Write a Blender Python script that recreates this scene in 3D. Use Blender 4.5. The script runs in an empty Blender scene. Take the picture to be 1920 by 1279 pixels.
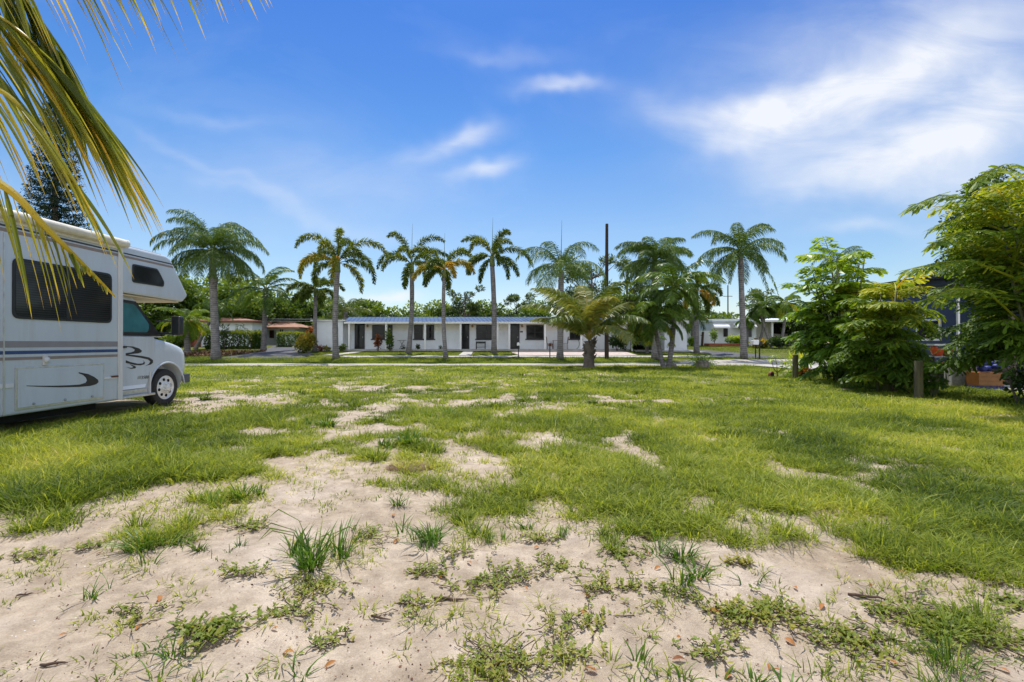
import bpy, bmesh, math, random
import numpy as np
from mathutils import Vector, Matrix
R = math.radians
scene = bpy.context.scene
C = bpy.context.collection
random.seed(7)
rng = np.random.default_rng(11)

# ------------------------------------------------------------------ layout
F, CX, HY, EYE = 900.0, 960.0, 643.0, 1.27
TD = [-60, 30.8, 40.0, 50.0, 900.0]
TZ = [0, 0, 0.72, 1.02, 1.02]
def terr(d): return float(np.interp(d, TD, TZ))
def gx(px, d): return (px - CX) / F * d
def gz(py, d): return EYE - (py - HY) * d / F
def gnd(px, py):                                   # a point of the flat lot seen at that place
    d = F * EYE / (py - HY)
    return gx(px, d), d

# ------------------------------------------------------------------ tagging
def tag(o, label=None, cat=None, group=None, kind=None):
    if label: o['label'] = label
    if cat: o['category'] = cat
    if group: o['group'] = group
    if kind: o['kind'] = kind
    return o
def thing(name, label, cat, loc=(0, 0, 0), rz=0, group=None):
    o = bpy.data.objects.new(name, None); C.objects.link(o)
    o.empty_display_size = 0.3
    o.location = loc; o.rotation_euler = (0, 0, rz)
    return tag(o, label, cat, group)

# ------------------------------------------------------------------ mesh builder
class MB:
    def __init__(s): s.v = []; s.f = []; s.t = []; s.m = []
    def add(s, vs, fs, tint=0.5, mi=0):
        b = len(s.v); s.v.extend([tuple(p) for p in vs]); s.t.extend([tint] * len(vs))
        for f in fs: s.f.append(tuple(b + i for i in f)); s.m.append(mi)
    def box(s, x0, x1, y0, y1, z0, z1, tint=0.5, mi=0):
        s.add([(x0,y0,z0),(x1,y0,z0),(x1,y1,z0),(x0,y1,z0),(x0,y0,z1),(x1,y0,z1),(x1,y1,z1),(x0,y1,z1)],
              [(0,3,2,1),(4,5,6,7),(0,1,5,4),(1,2,6,5),(2,3,7,6),(3,0,4,7)], tint, mi)
    def tube(s, pts, radii, n=8, tint=0.5, cap=True, mi=0):
        pts = [Vector(p) for p in pts]; rings = []
        up = Vector((0, 0, 1)); prev = None
        vs = []
        for i, p in enumerate(pts):
            t = (pts[min(i+1, len(pts)-1)] - pts[max(i-1, 0)])
            t = t.normalized() if t.length > 1e-9 else up
            if prev is None:
                a = t.cross(Vector((0.31, 0.95, 0.05)));  a = a.normalized() if a.length > 1e-4 else t.cross(Vector((1,0,0))).normalized()
            else:
                a = (prev - t * prev.dot(t)).normalized()
            prev = a; b = t.cross(a)
            for k in range(n):
                w = 2*math.pi*k/n
                vs.append(p + (a*math.cos(w) + b*math.sin(w)) * radii[i])
        fs = []
        for i in range(len(pts)-1):
            for k in range(n):
                fs.append((i*n+k, i*n+(k+1)%n, (i+1)*n+(k+1)%n, (i+1)*n+k))
        if cap:
            fs.append(tuple(range(n-1, -1, -1))); fs.append(tuple((len(pts)-1)*n+k for k in range(n)))
        s.add(vs, fs, tint, mi)
    def prism(s, poly, axis_pt, depth, tint=0.5, mi=0):
        """poly: list of (u,z); axis_pt(u,z,w)->xyz; extruded w 0..depth"""
        n = len(poly)
        vs = [axis_pt(u, z, 0) for u, z in poly] + [axis_pt(u, z, depth) for u, z in poly]
        fs = [tuple(range(n-1, -1, -1)), tuple(range(n, 2*n))]
        fs += [(i, (i+1) % n, n+(i+1) % n, n+i) for i in range(n)]
        s.add(vs, fs, tint, mi)
    def lathe(s, prof, c, n=16, axis='z', tint=0.5, mi=0):
        vs = []
        for r, h in prof:
            for k in range(n):
                w = 2*math.pi*k/n
                if axis == 'z': vs.append((c[0]+r*math.cos(w), c[1]+r*math.sin(w), c[2]+h))
                else: vs.append((c[0]+h, c[1]+r*math.cos(w), c[2]+r*math.sin(w)))
        fs = []
        for i in range(len(prof)-1):
            for k in range(n): fs.append((i*n+k, i*n+(k+1)%n, (i+1)*n+(k+1)%n, (i+1)*n+k))
        fs.append(tuple(range(n-1, -1, -1))); fs.append(tuple((len(prof)-1)*n+k for k in range(n)))
        s.add(vs, fs, tint, mi)
    def build(s, name, mat, parent=None, smooth=False, bevel=0, bseg=2, fix=True):
        me = bpy.data.meshes.new(name)
        me.from_pydata(s.v, [], s.f)
        mats = mat if isinstance(mat, (list, tuple)) else [mat]
        for m in mats: me.materials.append(m)
        if len(mats) > 1: me.polygons.foreach_set('material_index', s.m)
        at = me.attributes.new('tint', 'FLOAT', 'POINT'); at.data.foreach_set('value', s.t)
        if bevel or fix:
            bm = bmesh.new(); bm.from_mesh(me)
            if fix: bmesh.ops.recalc_face_normals(bm, faces=bm.faces)
            if bevel:
                es = [e for e in bm.edges if len(e.link_faces) == 2 and e.calc_face_angle(0) > 0.5]
                bmesh.ops.bevel(bm, geom=es, offset=bevel, segments=bseg, affect='EDGES', profile=0.6)
            bm.to_mesh(me); bm.free()
        if smooth:
            me.polygons.foreach_set('use_smooth', [True]*len(me.polygons))
            if bevel or smooth == 'auto':
                try: me.set_sharp_from_angle(angle=R(38))
                except Exception: pass
        me.update()
        o = bpy.data.objects.new(name, me); C.objects.link(o)
        if parent: o.parent = parent
        return o

def np_obj(name, V, faces, tint, mat, parent=None, extra=None):
    """faces: list of int arrays (n,k)"""
    me = bpy.data.meshes.new(name)
    V = np.asarray(V, np.float32)
    me.vertices.add(len(V)); me.vertices.foreach_set('co', V.ravel())
    loops = np.concatenate([f.ravel() for f in faces]).astype(np.int32)
    tot = np.concatenate([np.full(len(f), f.shape[1]) for f in faces]).astype(np.int32)
    st = np.concatenate([[0], np.cumsum(tot)[:-1]]).astype(np.int32)
    me.loops.add(len(loops)); me.loops.foreach_set('vertex_index', loops)
    me.polygons.add(len(tot)); me.polygons.foreach_set('loop_start', st)
    try: me.polygons.foreach_set('loop_total', tot)
    except Exception: pass
    at = me.attributes.new('tint', 'FLOAT', 'POINT'); at.data.foreach_set('value', np.asarray(tint, np.float32))
    for k, v in (extra or {}).items():
        at = me.attributes.new(k, 'FLOAT', 'POINT'); at.data.foreach_set('value', np.asarray(v, np.float32))
    me.materials.append(mat)
    me.update(calc_edges=True); me.validate()
    o = bpy.data.objects.new(name, me); C.objects.link(o)
    if parent: o.parent = parent
    return o

# value noise -------------------------------------------------------
_perm = np.random.default_rng(5).random((256, 256))
def vnoise(x, y, s=1.0, seed=0):
    x = np.asarray(x)*s + seed*17.3; y = np.asarray(y)*s + seed*9.1
    xi = np.floor(x).astype(int); yi = np.floor(y).astype(int); xf = x-xi; yf = y-yi
    u = xf*xf*(3-2*xf); v = yf*yf*(3-2*yf)
    g = lambda a, b: _perm[a & 255, b & 255]
    return (g(xi,yi)*(1-u)+g(xi+1,yi)*u)*(1-v) + (g(xi,yi+1)*(1-u)+g(xi+1,yi+1)*u)*v
def fbm(x, y, s=1.0, seed=0, o=4):
    a = 0; w = 0.5; tot = 0
    for i in range(o):
        a = a + w*vnoise(x, y, s*2**i, seed+i); tot += w; w *= 0.5
    return a/tot

# ------------------------------------------------------------------ materials
def new_mat(name):
    m = bpy.data.materials.new(name); m.use_nodes = True
    nt = m.node_tree; nt.nodes.clear()
    out = nt.nodes.new('ShaderNodeOutputMaterial')
    return m, nt, out
def N(nt, t, **kw):
    n = nt.nodes.new(t)
    for k, v in kw.items(): setattr(n, k, v)
    return n
def rgb(c): return (c[0], c[1], c[2], 1)
def mixrgb(nt, fac, a, b, mode='MIX'):
    n = N(nt, 'ShaderNodeMix', data_type='RGBA', blend_type=mode)
    L = nt.links
    if hasattr(fac, 'links'): L.new(fac, n.inputs[0])
    else: n.inputs[0].default_value = fac
    for s, i in ((a, 6), (b, 7)):
        if hasattr(s, 'links'): L.new(s, n.inputs[i])
        else: n.inputs[i].default_value = rgb(s)
    return n.outputs[2]
def ramp(nt, fac, stops):
    n = N(nt, 'ShaderNodeValToRGB'); cr = n.color_ramp
    while len(cr.elements) < len(stops): cr.elements.new(0.5)
    for e, (p, c) in zip(cr.elements, stops): e.position = p; e.color = rgb(c) if not isinstance(c, (int, float)) else (c, c, c, 1)
    nt.links.new(fac, n.inputs[0]); return n.outputs[0]
def noise(nt, scale, detail=4, rough=0.55, vec=None, dist=0):
    n = N(nt, 'ShaderNodeTexNoise'); n.inputs['Scale'].default_value = scale
    n.inputs['Detail'].default_value = detail; n.inputs['Roughness'].default_value = rough; n.inputs['Distortion'].default_value = dist
    if vec is None:
        tc = N(nt, 'ShaderNodeTexCoord'); vec = tc.outputs['Object']
    nt.links.new(vec, n.inputs['Vector']); return n.outputs['Fac']
def mathn(nt, op, a, b=None, clamp=False):
    n = N(nt, 'ShaderNodeMath', operation=op, use_clamp=clamp)
    for i, s in enumerate((a, b)):
        if s is None: continue
        if hasattr(s, 'links'): nt.links.new(s, n.inputs[i])
        else: n.inputs[i].default_value = s
    return n.outputs[0]

def surf(name, col, rough=0.6, var=0.12, scale=3.0, bump=0.0, bscale=40, metal=0, dirt=None, spec=0.5, coat=0, streak=False):
    m, nt, out = new_mat(name); L = nt.links
    p = N(nt, 'ShaderNodeBsdfPrincipled'); L.new(p.outputs[0], out.inputs[0])
    vec = None
    if streak:
        tc = N(nt, 'ShaderNodeTexCoord'); mp = N(nt, 'ShaderNodeMapping'); mp.inputs['Scale'].default_value = (1, 1, 0.12)
        L.new(tc.outputs['Object'], mp.inputs[0]); vec = mp.outputs[0]
    nz = noise(nt, scale, 6, 0.6, vec)
    lo = [max(0, c*(1-var*2)) for c in col]; hi = [min(1, c*(1+var)) for c in col]
    c = ramp(nt, nz, [(0.25, lo), (0.7, hi)])
    if dirt:
        d2 = ramp(nt, noise(nt, scale*1.7, 8, 0.7, vec), [(0.52, (0,0,0)), (0.75, (1,1,1))])
        f = mathn(nt, 'MULTIPLY', d2, dirt[1]); c = mixrgb(nt, f, c, dirt[0])
    L.new(c, p.inputs['Base Color'])
    p.inputs['Roughness'].default_value = rough; p.inputs['Metallic'].default_value = metal
    p.inputs['Specular IOR Level'].default_value = spec
    p.inputs['Coat Weight'].default_value = coat; p.inputs['Coat Roughness'].default_value = 0.1
    if bump:
        b = N(nt, 'ShaderNodeBump'); b.inputs['Strength'].default_value = bump; b.inputs['Distance'].default_value = 0.02
        L.new(noise(nt, bscale, 6, 0.65), b.inputs['Height']); L.new(b.outputs[0], p.inputs['Normal'])
    return m

def leafmat(name, stops, trans=0.4, rough=0.5, tcol=1.25, gloss=0.25, nscale=1.3, spots=0):
    """colour from the 'tint' attribute through a ramp, with translucency for back light"""
    m, nt, out = new_mat(name); L = nt.links
    at = N(nt, 'ShaderNodeAttribute', attribute_name='tint')
    nz = noise(nt, nscale, 3, 0.6)
    f = mathn(nt, 'ADD', at.outputs['Fac'], mathn(nt, 'MULTIPLY', mathn(nt, 'SUBTRACT', nz, 0.5), 0.35), True)
    c = ramp(nt, f, stops)
    if spots:
        c = mixrgb(nt, ramp(nt, noise(nt, 55, 5, .7), [(.60, 0), (.68, spots)]), c, (.09,.045,.015))
        c = mixrgb(nt, ramp(nt, noise(nt, 7, 4, .7), [(.56, 0), (.75, spots*.6)]), c, (.40,.26,.05))
    p = N(nt, 'ShaderNodeBsdfPrincipled'); L.new(c, p.inputs['Base Color'])
    p.inputs['Roughness'].default_value = rough; p.inputs['Specular IOR Level'].default_value = gloss
    tr = N(nt, 'ShaderNodeBsdfTranslucent')
    tc = mixrgb(nt, 1.0, c, (tcol*1.25, tcol*1.15, tcol*0.55), 'MULTIPLY'); L.new(tc, tr.inputs[0])
    mx = N(nt, 'ShaderNodeMixShader'); mx.inputs[0].default_value = trans
    L.new(p.outputs[0], mx.inputs[1]); L.new(tr.outputs[0], mx.inputs[2]); L.new(mx.outputs[0], out.inputs[0])
    return m

M = {}
M['white_wall'] = surf('white_stucco', (0.88, 0.91, 0.96), 0.8, 0.03, 1.2, 0.25, 30, dirt=((0.55,0.5,0.43), 0.25))
M['cream_wall'] = surf('cream_stucco', (0.90, 0.86, 0.80), 0.8, 0.05, 1.2, 0.2, 30)
M['pale_wall'] = surf('pale_green_stucco', (0.62, 0.66, 0.60), 0.8, 0.05, 1.0, 0.2, 30)
M['blue_wall'] = surf('pale_blue_stucco', (0.84, 0.88, 0.94), 0.8, 0.04, 1.0, 0.2, 30, dirt=((0.5,0.52,0.55), 0.2))
M['navy_wall'] = surf('navy_siding', (0.035, 0.055, 0.11), 0.55, 0.1, 2.0, 0.2, 12)
M['white_paint'] = surf('white_paint', (0.88, 0.88, 0.87), 0.45, 0.04, 2.0, 0, dirt=((0.5,0.45,0.38), 0.15))
M['soffit'] = surf('cream_soffit', (0.84, 0.78, 0.68), 0.7, 0.04, 2)
M['dark_trim'] = surf('dark_trim', (0.015, 0.014, 0.016), 0.4, 0.2, 5)
M['dark_door'] = surf('dark_door', (0.02, 0.019, 0.024), 0.4, 0.25, 3)
M['blue_roof'] = surf('blue_metal_roof', (0.04, 0.09, 0.19), 0.7, 0.22, 0.8, 0.1, 3, dirt=((0.18,0.23,0.36), 0.6), spec=.25)
M['terracotta'] = surf('terracotta_tile', (0.36, 0.19, 0.12), 0.8, 0.25, 2.5, 0.6, 9, dirt=((0.25,0.12,0.08), 0.5))
M['orange_roof'] = surf('orange_tile', (0.5, 0.25, 0.12), 0.8, 0.2, 2.5, 0.6, 9)
M['brown_roof'] = surf('brown_red_roof', (0.28, 0.11, 0.07), 0.8, 0.2, 1.5, 0.4, 9)
M['brick'] = surf('red_brick', (0.33, 0.10, 0.055), 0.85, 0.25, 6, 0.6, 14)
M['black_metal'] = surf('black_metal', (0.015, 0.015, 0.016), 0.45, 0.2, 8)
M['dark_wood'] = surf('dark_pole_wood', (0.045, 0.026, 0.017), 0.85, 0.35, 4, 0.8, 30, streak=True)
M['post_wood'] = surf('weathered_post_wood', (0.13, 0.115, 0.055), 0.9, 0.35, 7, 0.9, 35, streak=True, dirt=((0.06,0.07,0.03), 0.6))
M['asphalt'] = surf('asphalt', (0.085, 0.085, 0.10), 0.85, 0.15, 2, 0.4, 90, dirt=((0.22,0.2,0.18), 0.35))
M['road'] = surf('sandy_road', (0.42, 0.385, 0.33), 0.9, 0.14, 1.2, 0.4, 60, dirt=((0.3,0.27,0.2), 0.5))
M['concrete'] = surf('concrete', (0.46, 0.44, 0.40), 0.85, 0.1, 1.5, 0.3, 60, dirt=((0.28,0.26,0.2), 0.4))
M['paver'] = surf('pink_pavers', (0.56, 0.46, 0.41), 0.85, 0.16, 3.5, 0.5, 25, dirt=((0.36,0.28,0.24), 0.5))
M['orange_plastic'] = surf('orange_glaze', (0.60, 0.08, 0.015), 0.35, 0.1, 6)
M['amber_plastic'] = surf('amber_glaze', (0.27, 0.11, 0.025), 0.4, 0.15, 6)
M['terra_pot'] = surf('terracotta_pot', (0.38, 0.13, 0.06), 0.75, 0.15, 9)
M['wicker'] = surf('grey_wicker', (0.42, 0.40, 0.37), 0.8, 0.25, 25, 0.9, 60)
M['blue_cloth'] = surf('bright_blue_cloth', (0.012, 0.025, 0.20), 0.6, 0.3, 8, 0.6, 12)
M['pale_bowl'] = surf('pale_ceramic', (0.62, 0.62, 0.42), 0.45, 0.08, 6)
M['red_paint'] = surf('worn_red_paint', (0.20, 0.04, 0.025), 0.6, 0.35, 12)
M['rust'] = surf('rust', (0.12, 0.045, 0.02), 0.85, 0.3, 20)
M['grey_stone'] = surf('grey_stump', (0.30, 0.25, 0.22), 0.9, 0.3, 9, 0.9, 25)
M['rubber'] = surf('tyre_rubber', (0.022, 0.021, 0.02), 0.75, 0.25, 14, 0.3, 60, dirt=((0.14,0.12,0.1), 0.35))
M['chrome'] = surf('wheel_chrome', (0.80, 0.79, 0.77), 0.3, 0.06, 9, 0, metal=.15, dirt=((0.25,0.18,0.12), 0.35))
M['alu'] = surf('aluminium_trim', (0.62, 0.62, 0.62), 0.35, 0.1, 9, metal=0.7, dirt=((0.3,0.22,0.15), 0.4))
M['rv_white'] = surf('gelcoat_white', (0.53, 0.58, 0.63), 0.36, 0.04, 2.6, 0.03, 2.0, dirt=((0.36,0.31,0.24), 0.30), coat=0.2, streak=True)
M['rv_trim'] = surf('white_trim', (0.68, 0.67, 0.65), 0.45, 0.08, 5, dirt=((0.33,0.25,0.17), 0.45), streak=True)
M['rv_under'] = surf('cream_underside', (0.62, 0.50, 0.32), 0.6, 0.08, 3)
M['awning'] = surf('awning_vinyl', (0.70, 0.66, 0.55), 0.5, 0.1, 4, 0.15, 20, dirt=((0.40,0.33,0.2), 0.55))
M['grey_decal'] = surf('grey_brown_decal', (0.26, 0.24, 0.25), 0.4, 0.06, 5)
M['brown_decal'] = surf('brown_decal', (0.27, 0.21, 0.18), 0.4, 0.06, 5)
M['blue_decal'] = surf('blue_decal', (0.025, 0.06, 0.17), 0.35, 0.06, 5)
M['black_decal'] = surf('charcoal_decal', (0.025, 0.024, 0.03), 0.35, 0.1, 5)
M['black_plastic'] = surf('black_plastic', (0.02, 0.021, 0.024), 0.4, 0.12, 8)
M['grey_plastic'] = surf('grey_bumper_plastic', (0.09, 0.095, 0.105), 0.5, 0.12, 8)
M['under'] = surf('dark_chassis', (0.01, 0.01, 0.01), 0.9, 0.2, 8)
M['car_teal'] = surf('dark_teal_car_paint', (0.02, 0.07, 0.085), 0.25, 0.1, 2, coat=0.6)
M['car_glass'] = surf('car_glass', (0.012, 0.016, 0.018), 0.06, 0.1, 2)
M['lamp_glass'] = surf('lamp_glass', (0.55, 0.5, 0.4), 0.2, 0.1, 6)
M['brass'] = surf('brass', (0.35, 0.2, 0.08), 0.4, 0.1, 6, metal=0.6)
M['steel'] = surf('grey_steel', (0.35, 0.36, 0.37), 0.5, 0.1, 6, metal=0.4)

def glass_dark(name, blinds=False, col=(0.012,0.012,0.013)):
    m, nt, out = new_mat(name); L = nt.links
    p = N(nt, 'ShaderNodeBsdfPrincipled'); L.new(p.outputs[0], out.inputs[0])
    p.inputs['Roughness'].default_value = 0.07; p.inputs['Specular IOR Level'].default_value = 0.28
    c = ramp(nt, noise(nt, 1.6, 3), [(0.3, col), (0.75, [k*2.6 for k in col])])
    if blinds:
        tc = N(nt, 'ShaderNodeTexCoord'); w = N(nt, 'ShaderNodeTexWave', wave_type='BANDS', bands_direction='Z')
        w.inputs['Scale'].default_value = 9.0; L.new(tc.outputs['Object'], w.inputs[0])
        c = mixrgb(nt, mathn(nt, 'MULTIPLY', w.outputs['Fac'], 0.5), c, (0.055, 0.055, 0.06))
    L.new(c, p.inputs['Base Color']); return m
M['glass'] = glass_dark('dark_window_glass')
M['glass_blind'] = glass_dark('dark_glass_with_blinds', True)
M['cab_glass'] = glass_dark('teal_cab_glass', False, (0.03, 0.10, 0.11))

# foliage ramps: (0 shaded/dark) -> light -> yellow/brown
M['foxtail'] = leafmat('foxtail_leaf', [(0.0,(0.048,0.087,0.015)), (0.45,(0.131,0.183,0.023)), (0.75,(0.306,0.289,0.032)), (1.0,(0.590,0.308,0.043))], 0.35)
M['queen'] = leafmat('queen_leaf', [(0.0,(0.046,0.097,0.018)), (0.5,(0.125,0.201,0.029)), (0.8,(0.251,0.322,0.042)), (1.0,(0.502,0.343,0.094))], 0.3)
M['coconut'] = leafmat('coconut_leaf', [(0.0,(0.054,0.088,0.017)), (0.4,(0.135,0.189,0.034)), (0.75,(0.324,0.297,0.072)), (1.0,(0.567,0.365,0.096))], 0.35, 0.40, gloss=0.4)
M['near_frond'] = leafmat('near_frond_leaf', [(0.0,(0.07,0.10,0.014)), (0.4,(0.17,0.21,0.03)), (0.7,(0.38,0.36,0.045)), (0.9,(0.62,0.48,0.06)), (1.0,(0.55,0.36,0.06))], 0.55, 0.4, tcol=1.15, nscale=3.0, gloss=0.35, spots=.8)
M['adonidia'] = leafmat('christmas_palm_leaf', [(0.0,(0.037,0.081,0.012)), (0.5,(0.115,0.192,0.023)), (1.0,(0.391,0.404,0.047))], 0.32, 0.35)
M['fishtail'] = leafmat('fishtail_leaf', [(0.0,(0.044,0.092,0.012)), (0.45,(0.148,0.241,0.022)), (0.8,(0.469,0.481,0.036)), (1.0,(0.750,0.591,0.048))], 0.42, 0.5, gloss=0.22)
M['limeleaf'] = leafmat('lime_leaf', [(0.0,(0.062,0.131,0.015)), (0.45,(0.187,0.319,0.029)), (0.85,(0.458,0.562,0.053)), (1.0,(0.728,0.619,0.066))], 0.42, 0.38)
M['broad'] = leafmat('broad_leaf', [(0.0,(0.035,0.067,0.012)), (0.5,(0.114,0.191,0.023)), (1.0,(0.353,0.425,0.046))], 0.3)
M['darkbroad'] = leafmat('dark_broad_leaf', [(0.0,(0.018,0.040,0.011)), (0.5,(0.048,0.090,0.020)), (1.0,(0.132,0.190,0.035))], 0.25)
M['pine'] = leafmat('pine_needles', [(0.0,(0.036,0.068,0.017)), (0.5,(0.110,0.158,0.031)), (1.0,(0.260,0.288,0.054))], 0.25, 0.6)
M['norfolk'] = leafmat('norfolk_needles', [(0.0,(0.010,0.026,0.014)), (0.6,(0.029,0.056,0.025)), (1.0,(0.056,0.096,0.035))], 0.15, 0.6)
M['croton'] = leafmat('croton_leaf', [(0.0,(0.06,0.08,0.015)), (0.4,(0.22,0.22,0.03)), (0.7,(0.42,0.33,0.05)), (1.0,(0.40,0.12,0.03))], 0.4)
M['redleaf'] = leafmat('red_croton_leaf', [(0.0,(0.10,0.03,0.012)), (0.5,(0.36,0.11,0.03)), (1.0,(0.5,0.26,0.06))], 0.4)
M['hedge'] = leafmat('hedge_leaf', [(0.0,(0.020,0.044,0.009)), (0.5,(0.068,0.128,0.015)), (1.0,(0.340,0.374,0.033))], 0.35)
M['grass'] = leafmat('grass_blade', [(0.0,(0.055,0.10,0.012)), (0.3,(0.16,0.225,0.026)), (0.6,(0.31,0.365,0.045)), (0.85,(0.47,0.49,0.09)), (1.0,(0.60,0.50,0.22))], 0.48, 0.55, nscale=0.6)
M['tuft'] = leafmat('tuft_blade', [(0.0,(0.041,0.104,0.013)), (0.5,(0.115,0.221,0.026)), (1.0,(0.351,0.351,0.066))], 0.4, 0.45, nscale=2)
M['weed'] = leafmat('weed_leaf', [(0.0,(0.083,0.126,0.018)), (0.5,(0.206,0.265,0.035)), (1.0,(0.413,0.341,0.070))], 0.35, 0.5, nscale=4)
M['deadleaf'] = leafmat('fallen_leaf', [(0.0,(0.20,0.07,0.022)), (0.5,(0.42,0.18,0.05)), (1.0,(0.50,0.28,0.10))], 0.25, 0.6, tcol=1.0, nscale=20)
M['litter'] = leafmat('leaf_litter', [(0.0,(0.06,0.03,0.02)), (0.5,(0.18,0.08,0.045)), (1.0,(0.40,0.30,0.2))], 0.1, 0.8, tcol=1.0, nscale=20)
M['twig'] = surf('twig_bark', (0.10, 0.06, 0.04), 0.9, 0.3, 30)
M['frond_stalk'] = surf('frond_stalk', (0.30, 0.26, 0.06), 0.5, 0.2, 6)
M['crownshaft'] = surf('green_crownshaft', (0.16, 0.20, 0.05), 0.45, 0.2, 4)
M['stem_green'] = surf('green_stem', (0.10, 0.11, 0.04), 0.6, 0.25, 8)

def bark(name, c1, c2, rings=14.0):
    m, nt, out = new_mat(name); L = nt.links
    p = N(nt, 'ShaderNodeBsdfPrincipled'); L.new(p.outputs[0], out.inputs[0]); p.inputs['Roughness'].default_value = 0.9
    tc = N(nt, 'ShaderNodeTexCoord')
    w = N(nt, 'ShaderNodeTexWave', wave_type='BANDS', bands_direction='Z'); w.inputs['Scale'].default_value = rings/6.28
    w.inputs['Distortion'].default_value = 4.0; w.inputs['Detail'].default_value = 3; w.inputs['Detail Scale'].default_value = 2
    L.new(tc.outputs['Object'], w.inputs[0])
    nz = noise(nt, 3.5, 6, 0.65)
    f = mathn(nt, 'ADD', mathn(nt, 'MULTIPLY', w.outputs['Fac'], 0.16), mathn(nt, 'MULTIPLY', nz, 0.84))
    c = ramp(nt, f, [(0.25, c1), (0.7, c2)]); L.new(c, p.inputs['Base Color'])
    b = N(nt, 'ShaderNodeBump'); b.inputs['Strength'].default_value = 0.7; b.inputs['Distance'].default_value = 0.03
    L.new(f, b.inputs['Height']); L.new(b.outputs[0], p.inputs['Normal'])
    return m
M['palm_bark'] = bark('palm_bark', (0.06, 0.055, 0.055), (0.31, 0.285, 0.275))
M['coco_bark'] = bark('coconut_bark', (0.07, 0.055, 0.045), (0.22, 0.18, 0.15), 30)
M['tree_bark'] = bark('tree_bark', (0.05, 0.038, 0.028), (0.17, 0.13, 0.10), 5)
M['pine_bark'] = bark('pine_bark', (0.06, 0.045, 0.035), (0.20, 0.15, 0.12), 8)

# ------------------------------------------------------------------ where grass grows on the lot
YB = np.array([[-900,1010],[-300,990],[0,978],[120,968],[200,938],[330,918],[450,925],[560,905],[680,903],[760,938],[860,980],[960,1000],[1060,995],[1110,985],[1190,1003],[1290,1012],[1400,1030],[1480,1045],[1560,1030],[1650,1066],[1750,1082],[1920,1105],[2600,1150]])
SAND = [(430,742,95,20,1.0),(375,768,60,14,.95),(300,770,60,12,.8),(600,862,72,20,1.0),(1640,886,60,15,1.0),(1480,826,30,8,.9),(920,716,52,9,.75),
        (1002,745,14,10,.8),(880,762,70,10,.55),(700,805,80,14,.5),(860,855,60,14,.6),(960,905,40,10,.5),(740,900,70,14,.7),(560,742,60,6,.5),
        (1060,880,60,14,.6),(1210,780,30,8,.5),(1045,950,40,14,.8),(690,945,120,14,.9),(1700,905,30,9,.5),(620,760,50,7,.5),(980,800,50,5,.4),
        (880,820,60,6,.45),(1130,830,40,8,.4),(1330,800,30,6,.4),(470,716,50,5,.7),(640,828,60,9,.5),(1000,836,70,10,.55),(1560,960,40,7,.35),(1240,900,50,8,.35),
        (1280,960,30,7,.4),(1420,930,50,6,.3),(1500,700,20,3,.3),(1180,712,30,4,.4),(780,730,40,5,.4),(620,700,50,3,.4)]
TUFTY = [(300,1000,80,24,.8),(380,965,90,16,.85),(430,1005,50,14,.4),(905,1000,60,16,.5),(1140,1000,60,30,.9),(1160,965,50,30,.6),(1260,985,60,24,.5),(640,1060,60,24,.35),
         (560,1130,60,36,.25),(1330,1160,120,24,.2),(850,930,60,12,.5),(920,895,50,14,.7),(790,885,50,10,.55),(1000,870,60,16,.6),(980,930,60,22,.7),(900,945,40,26,.6),(840,895,40,12,.6),(1060,905,60,22,.65),(700,905,70,14,.6),(720,930,60,10,.5),(500,905,90,12,.7),(230,1080,90,20,.3),(1000,1085,90,20,.18),
         (1180,1130,120,30,.18),(1800,1190,150,40,.3),(440,930,70,16,.6)]
def grass_density(X, D):
    D = np.maximum(D, 0.4)
    px = CX + F*X/D; py = HY + F*EYE/D
    wob = (fbm(X, D, 1.1, 3)-.5)*2
    yb = np.interp(px, YB[:,0], YB[:,1])
    py2 = py + wob*48*np.clip((py-HY)/300, .12, 1.3)
    sw = 26 + 45*np.exp(-((px-880)/300)**2); d = np.clip((yb - py2)/sw + .5, 0, 1)
    d = d*(1 - .34*np.exp(-((px-860)/260)**2 - ((py-850)/100)**2))
    for a, b, rx, ry, s in SAND:
        q = ((px-a + wob*rx*.7)/rx)**2 + ((py-b + (fbm(X,D,2.3,8)-.5)*ry*2)/ry)**2
        d = d*(1 - .80*s*np.exp(-q*.9))
    for a, b, rx, ry, s in TUFTY:
        q = ((px-a)/rx)**2 + ((py2-b)/ry)**2
        d = np.maximum(d, s*np.exp(-q**1.5*.8))
    n = fbm(X, D, 2.6, 21)
    d = d*np.clip(.45 + 2.2*(n-.33), 0, 1.2)*np.where(D > 13, 1+.3*np.clip((D-13)/6,0,1), 1)
    n3 = fbm(X*.7, D*.5, 1.7, 61, 3); d = d*np.clip(1.1-4.5*np.clip(n3-.60, 0, 1)*np.clip((26-D)/10, .2, 1), .1, 1)
    # bare streaks across the middle of the lot
    n2 = fbm(X*.8, D*.45, 1.0, 33)
    d = d*np.clip(1.15-3.0*np.clip(n2-.60, 0, 1), .2, 1)
    d = d*(1 + .45*np.clip((px-1080)/160, 0, 1) + .35*np.clip((520-px)/160, 0, 1))
    nm = np.clip((.20*fbm(X, D, 1.6, 101, 2)+.38*fbm(X, D, 4.6, 111, 2)+.42*fbm(X, D, 11.0, 121, 2)-.5)*3.2+.5, 0, 1)
    return np.clip((np.clip(d,0,1.25)*1.22-nm)*1.7+.20*np.clip(d*3,0,1), 0, 1)
_fp = np.random.default_rng(77); FP = []
for _k in range(26):
    _x, _d, _a = _fp.uniform(-3.4, 3.4), _fp.uniform(1.7, 4.6), _fp.uniform(0, 3.14)
    for _j in range(3): FP.append((_x+math.cos(_a)*.33*_j+_fp.uniform(-.06,.06), _d+math.sin(_a)*.33*_j+_fp.uniform(-.06,.06), _a+_fp.uniform(-.3,.3)))
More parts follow.
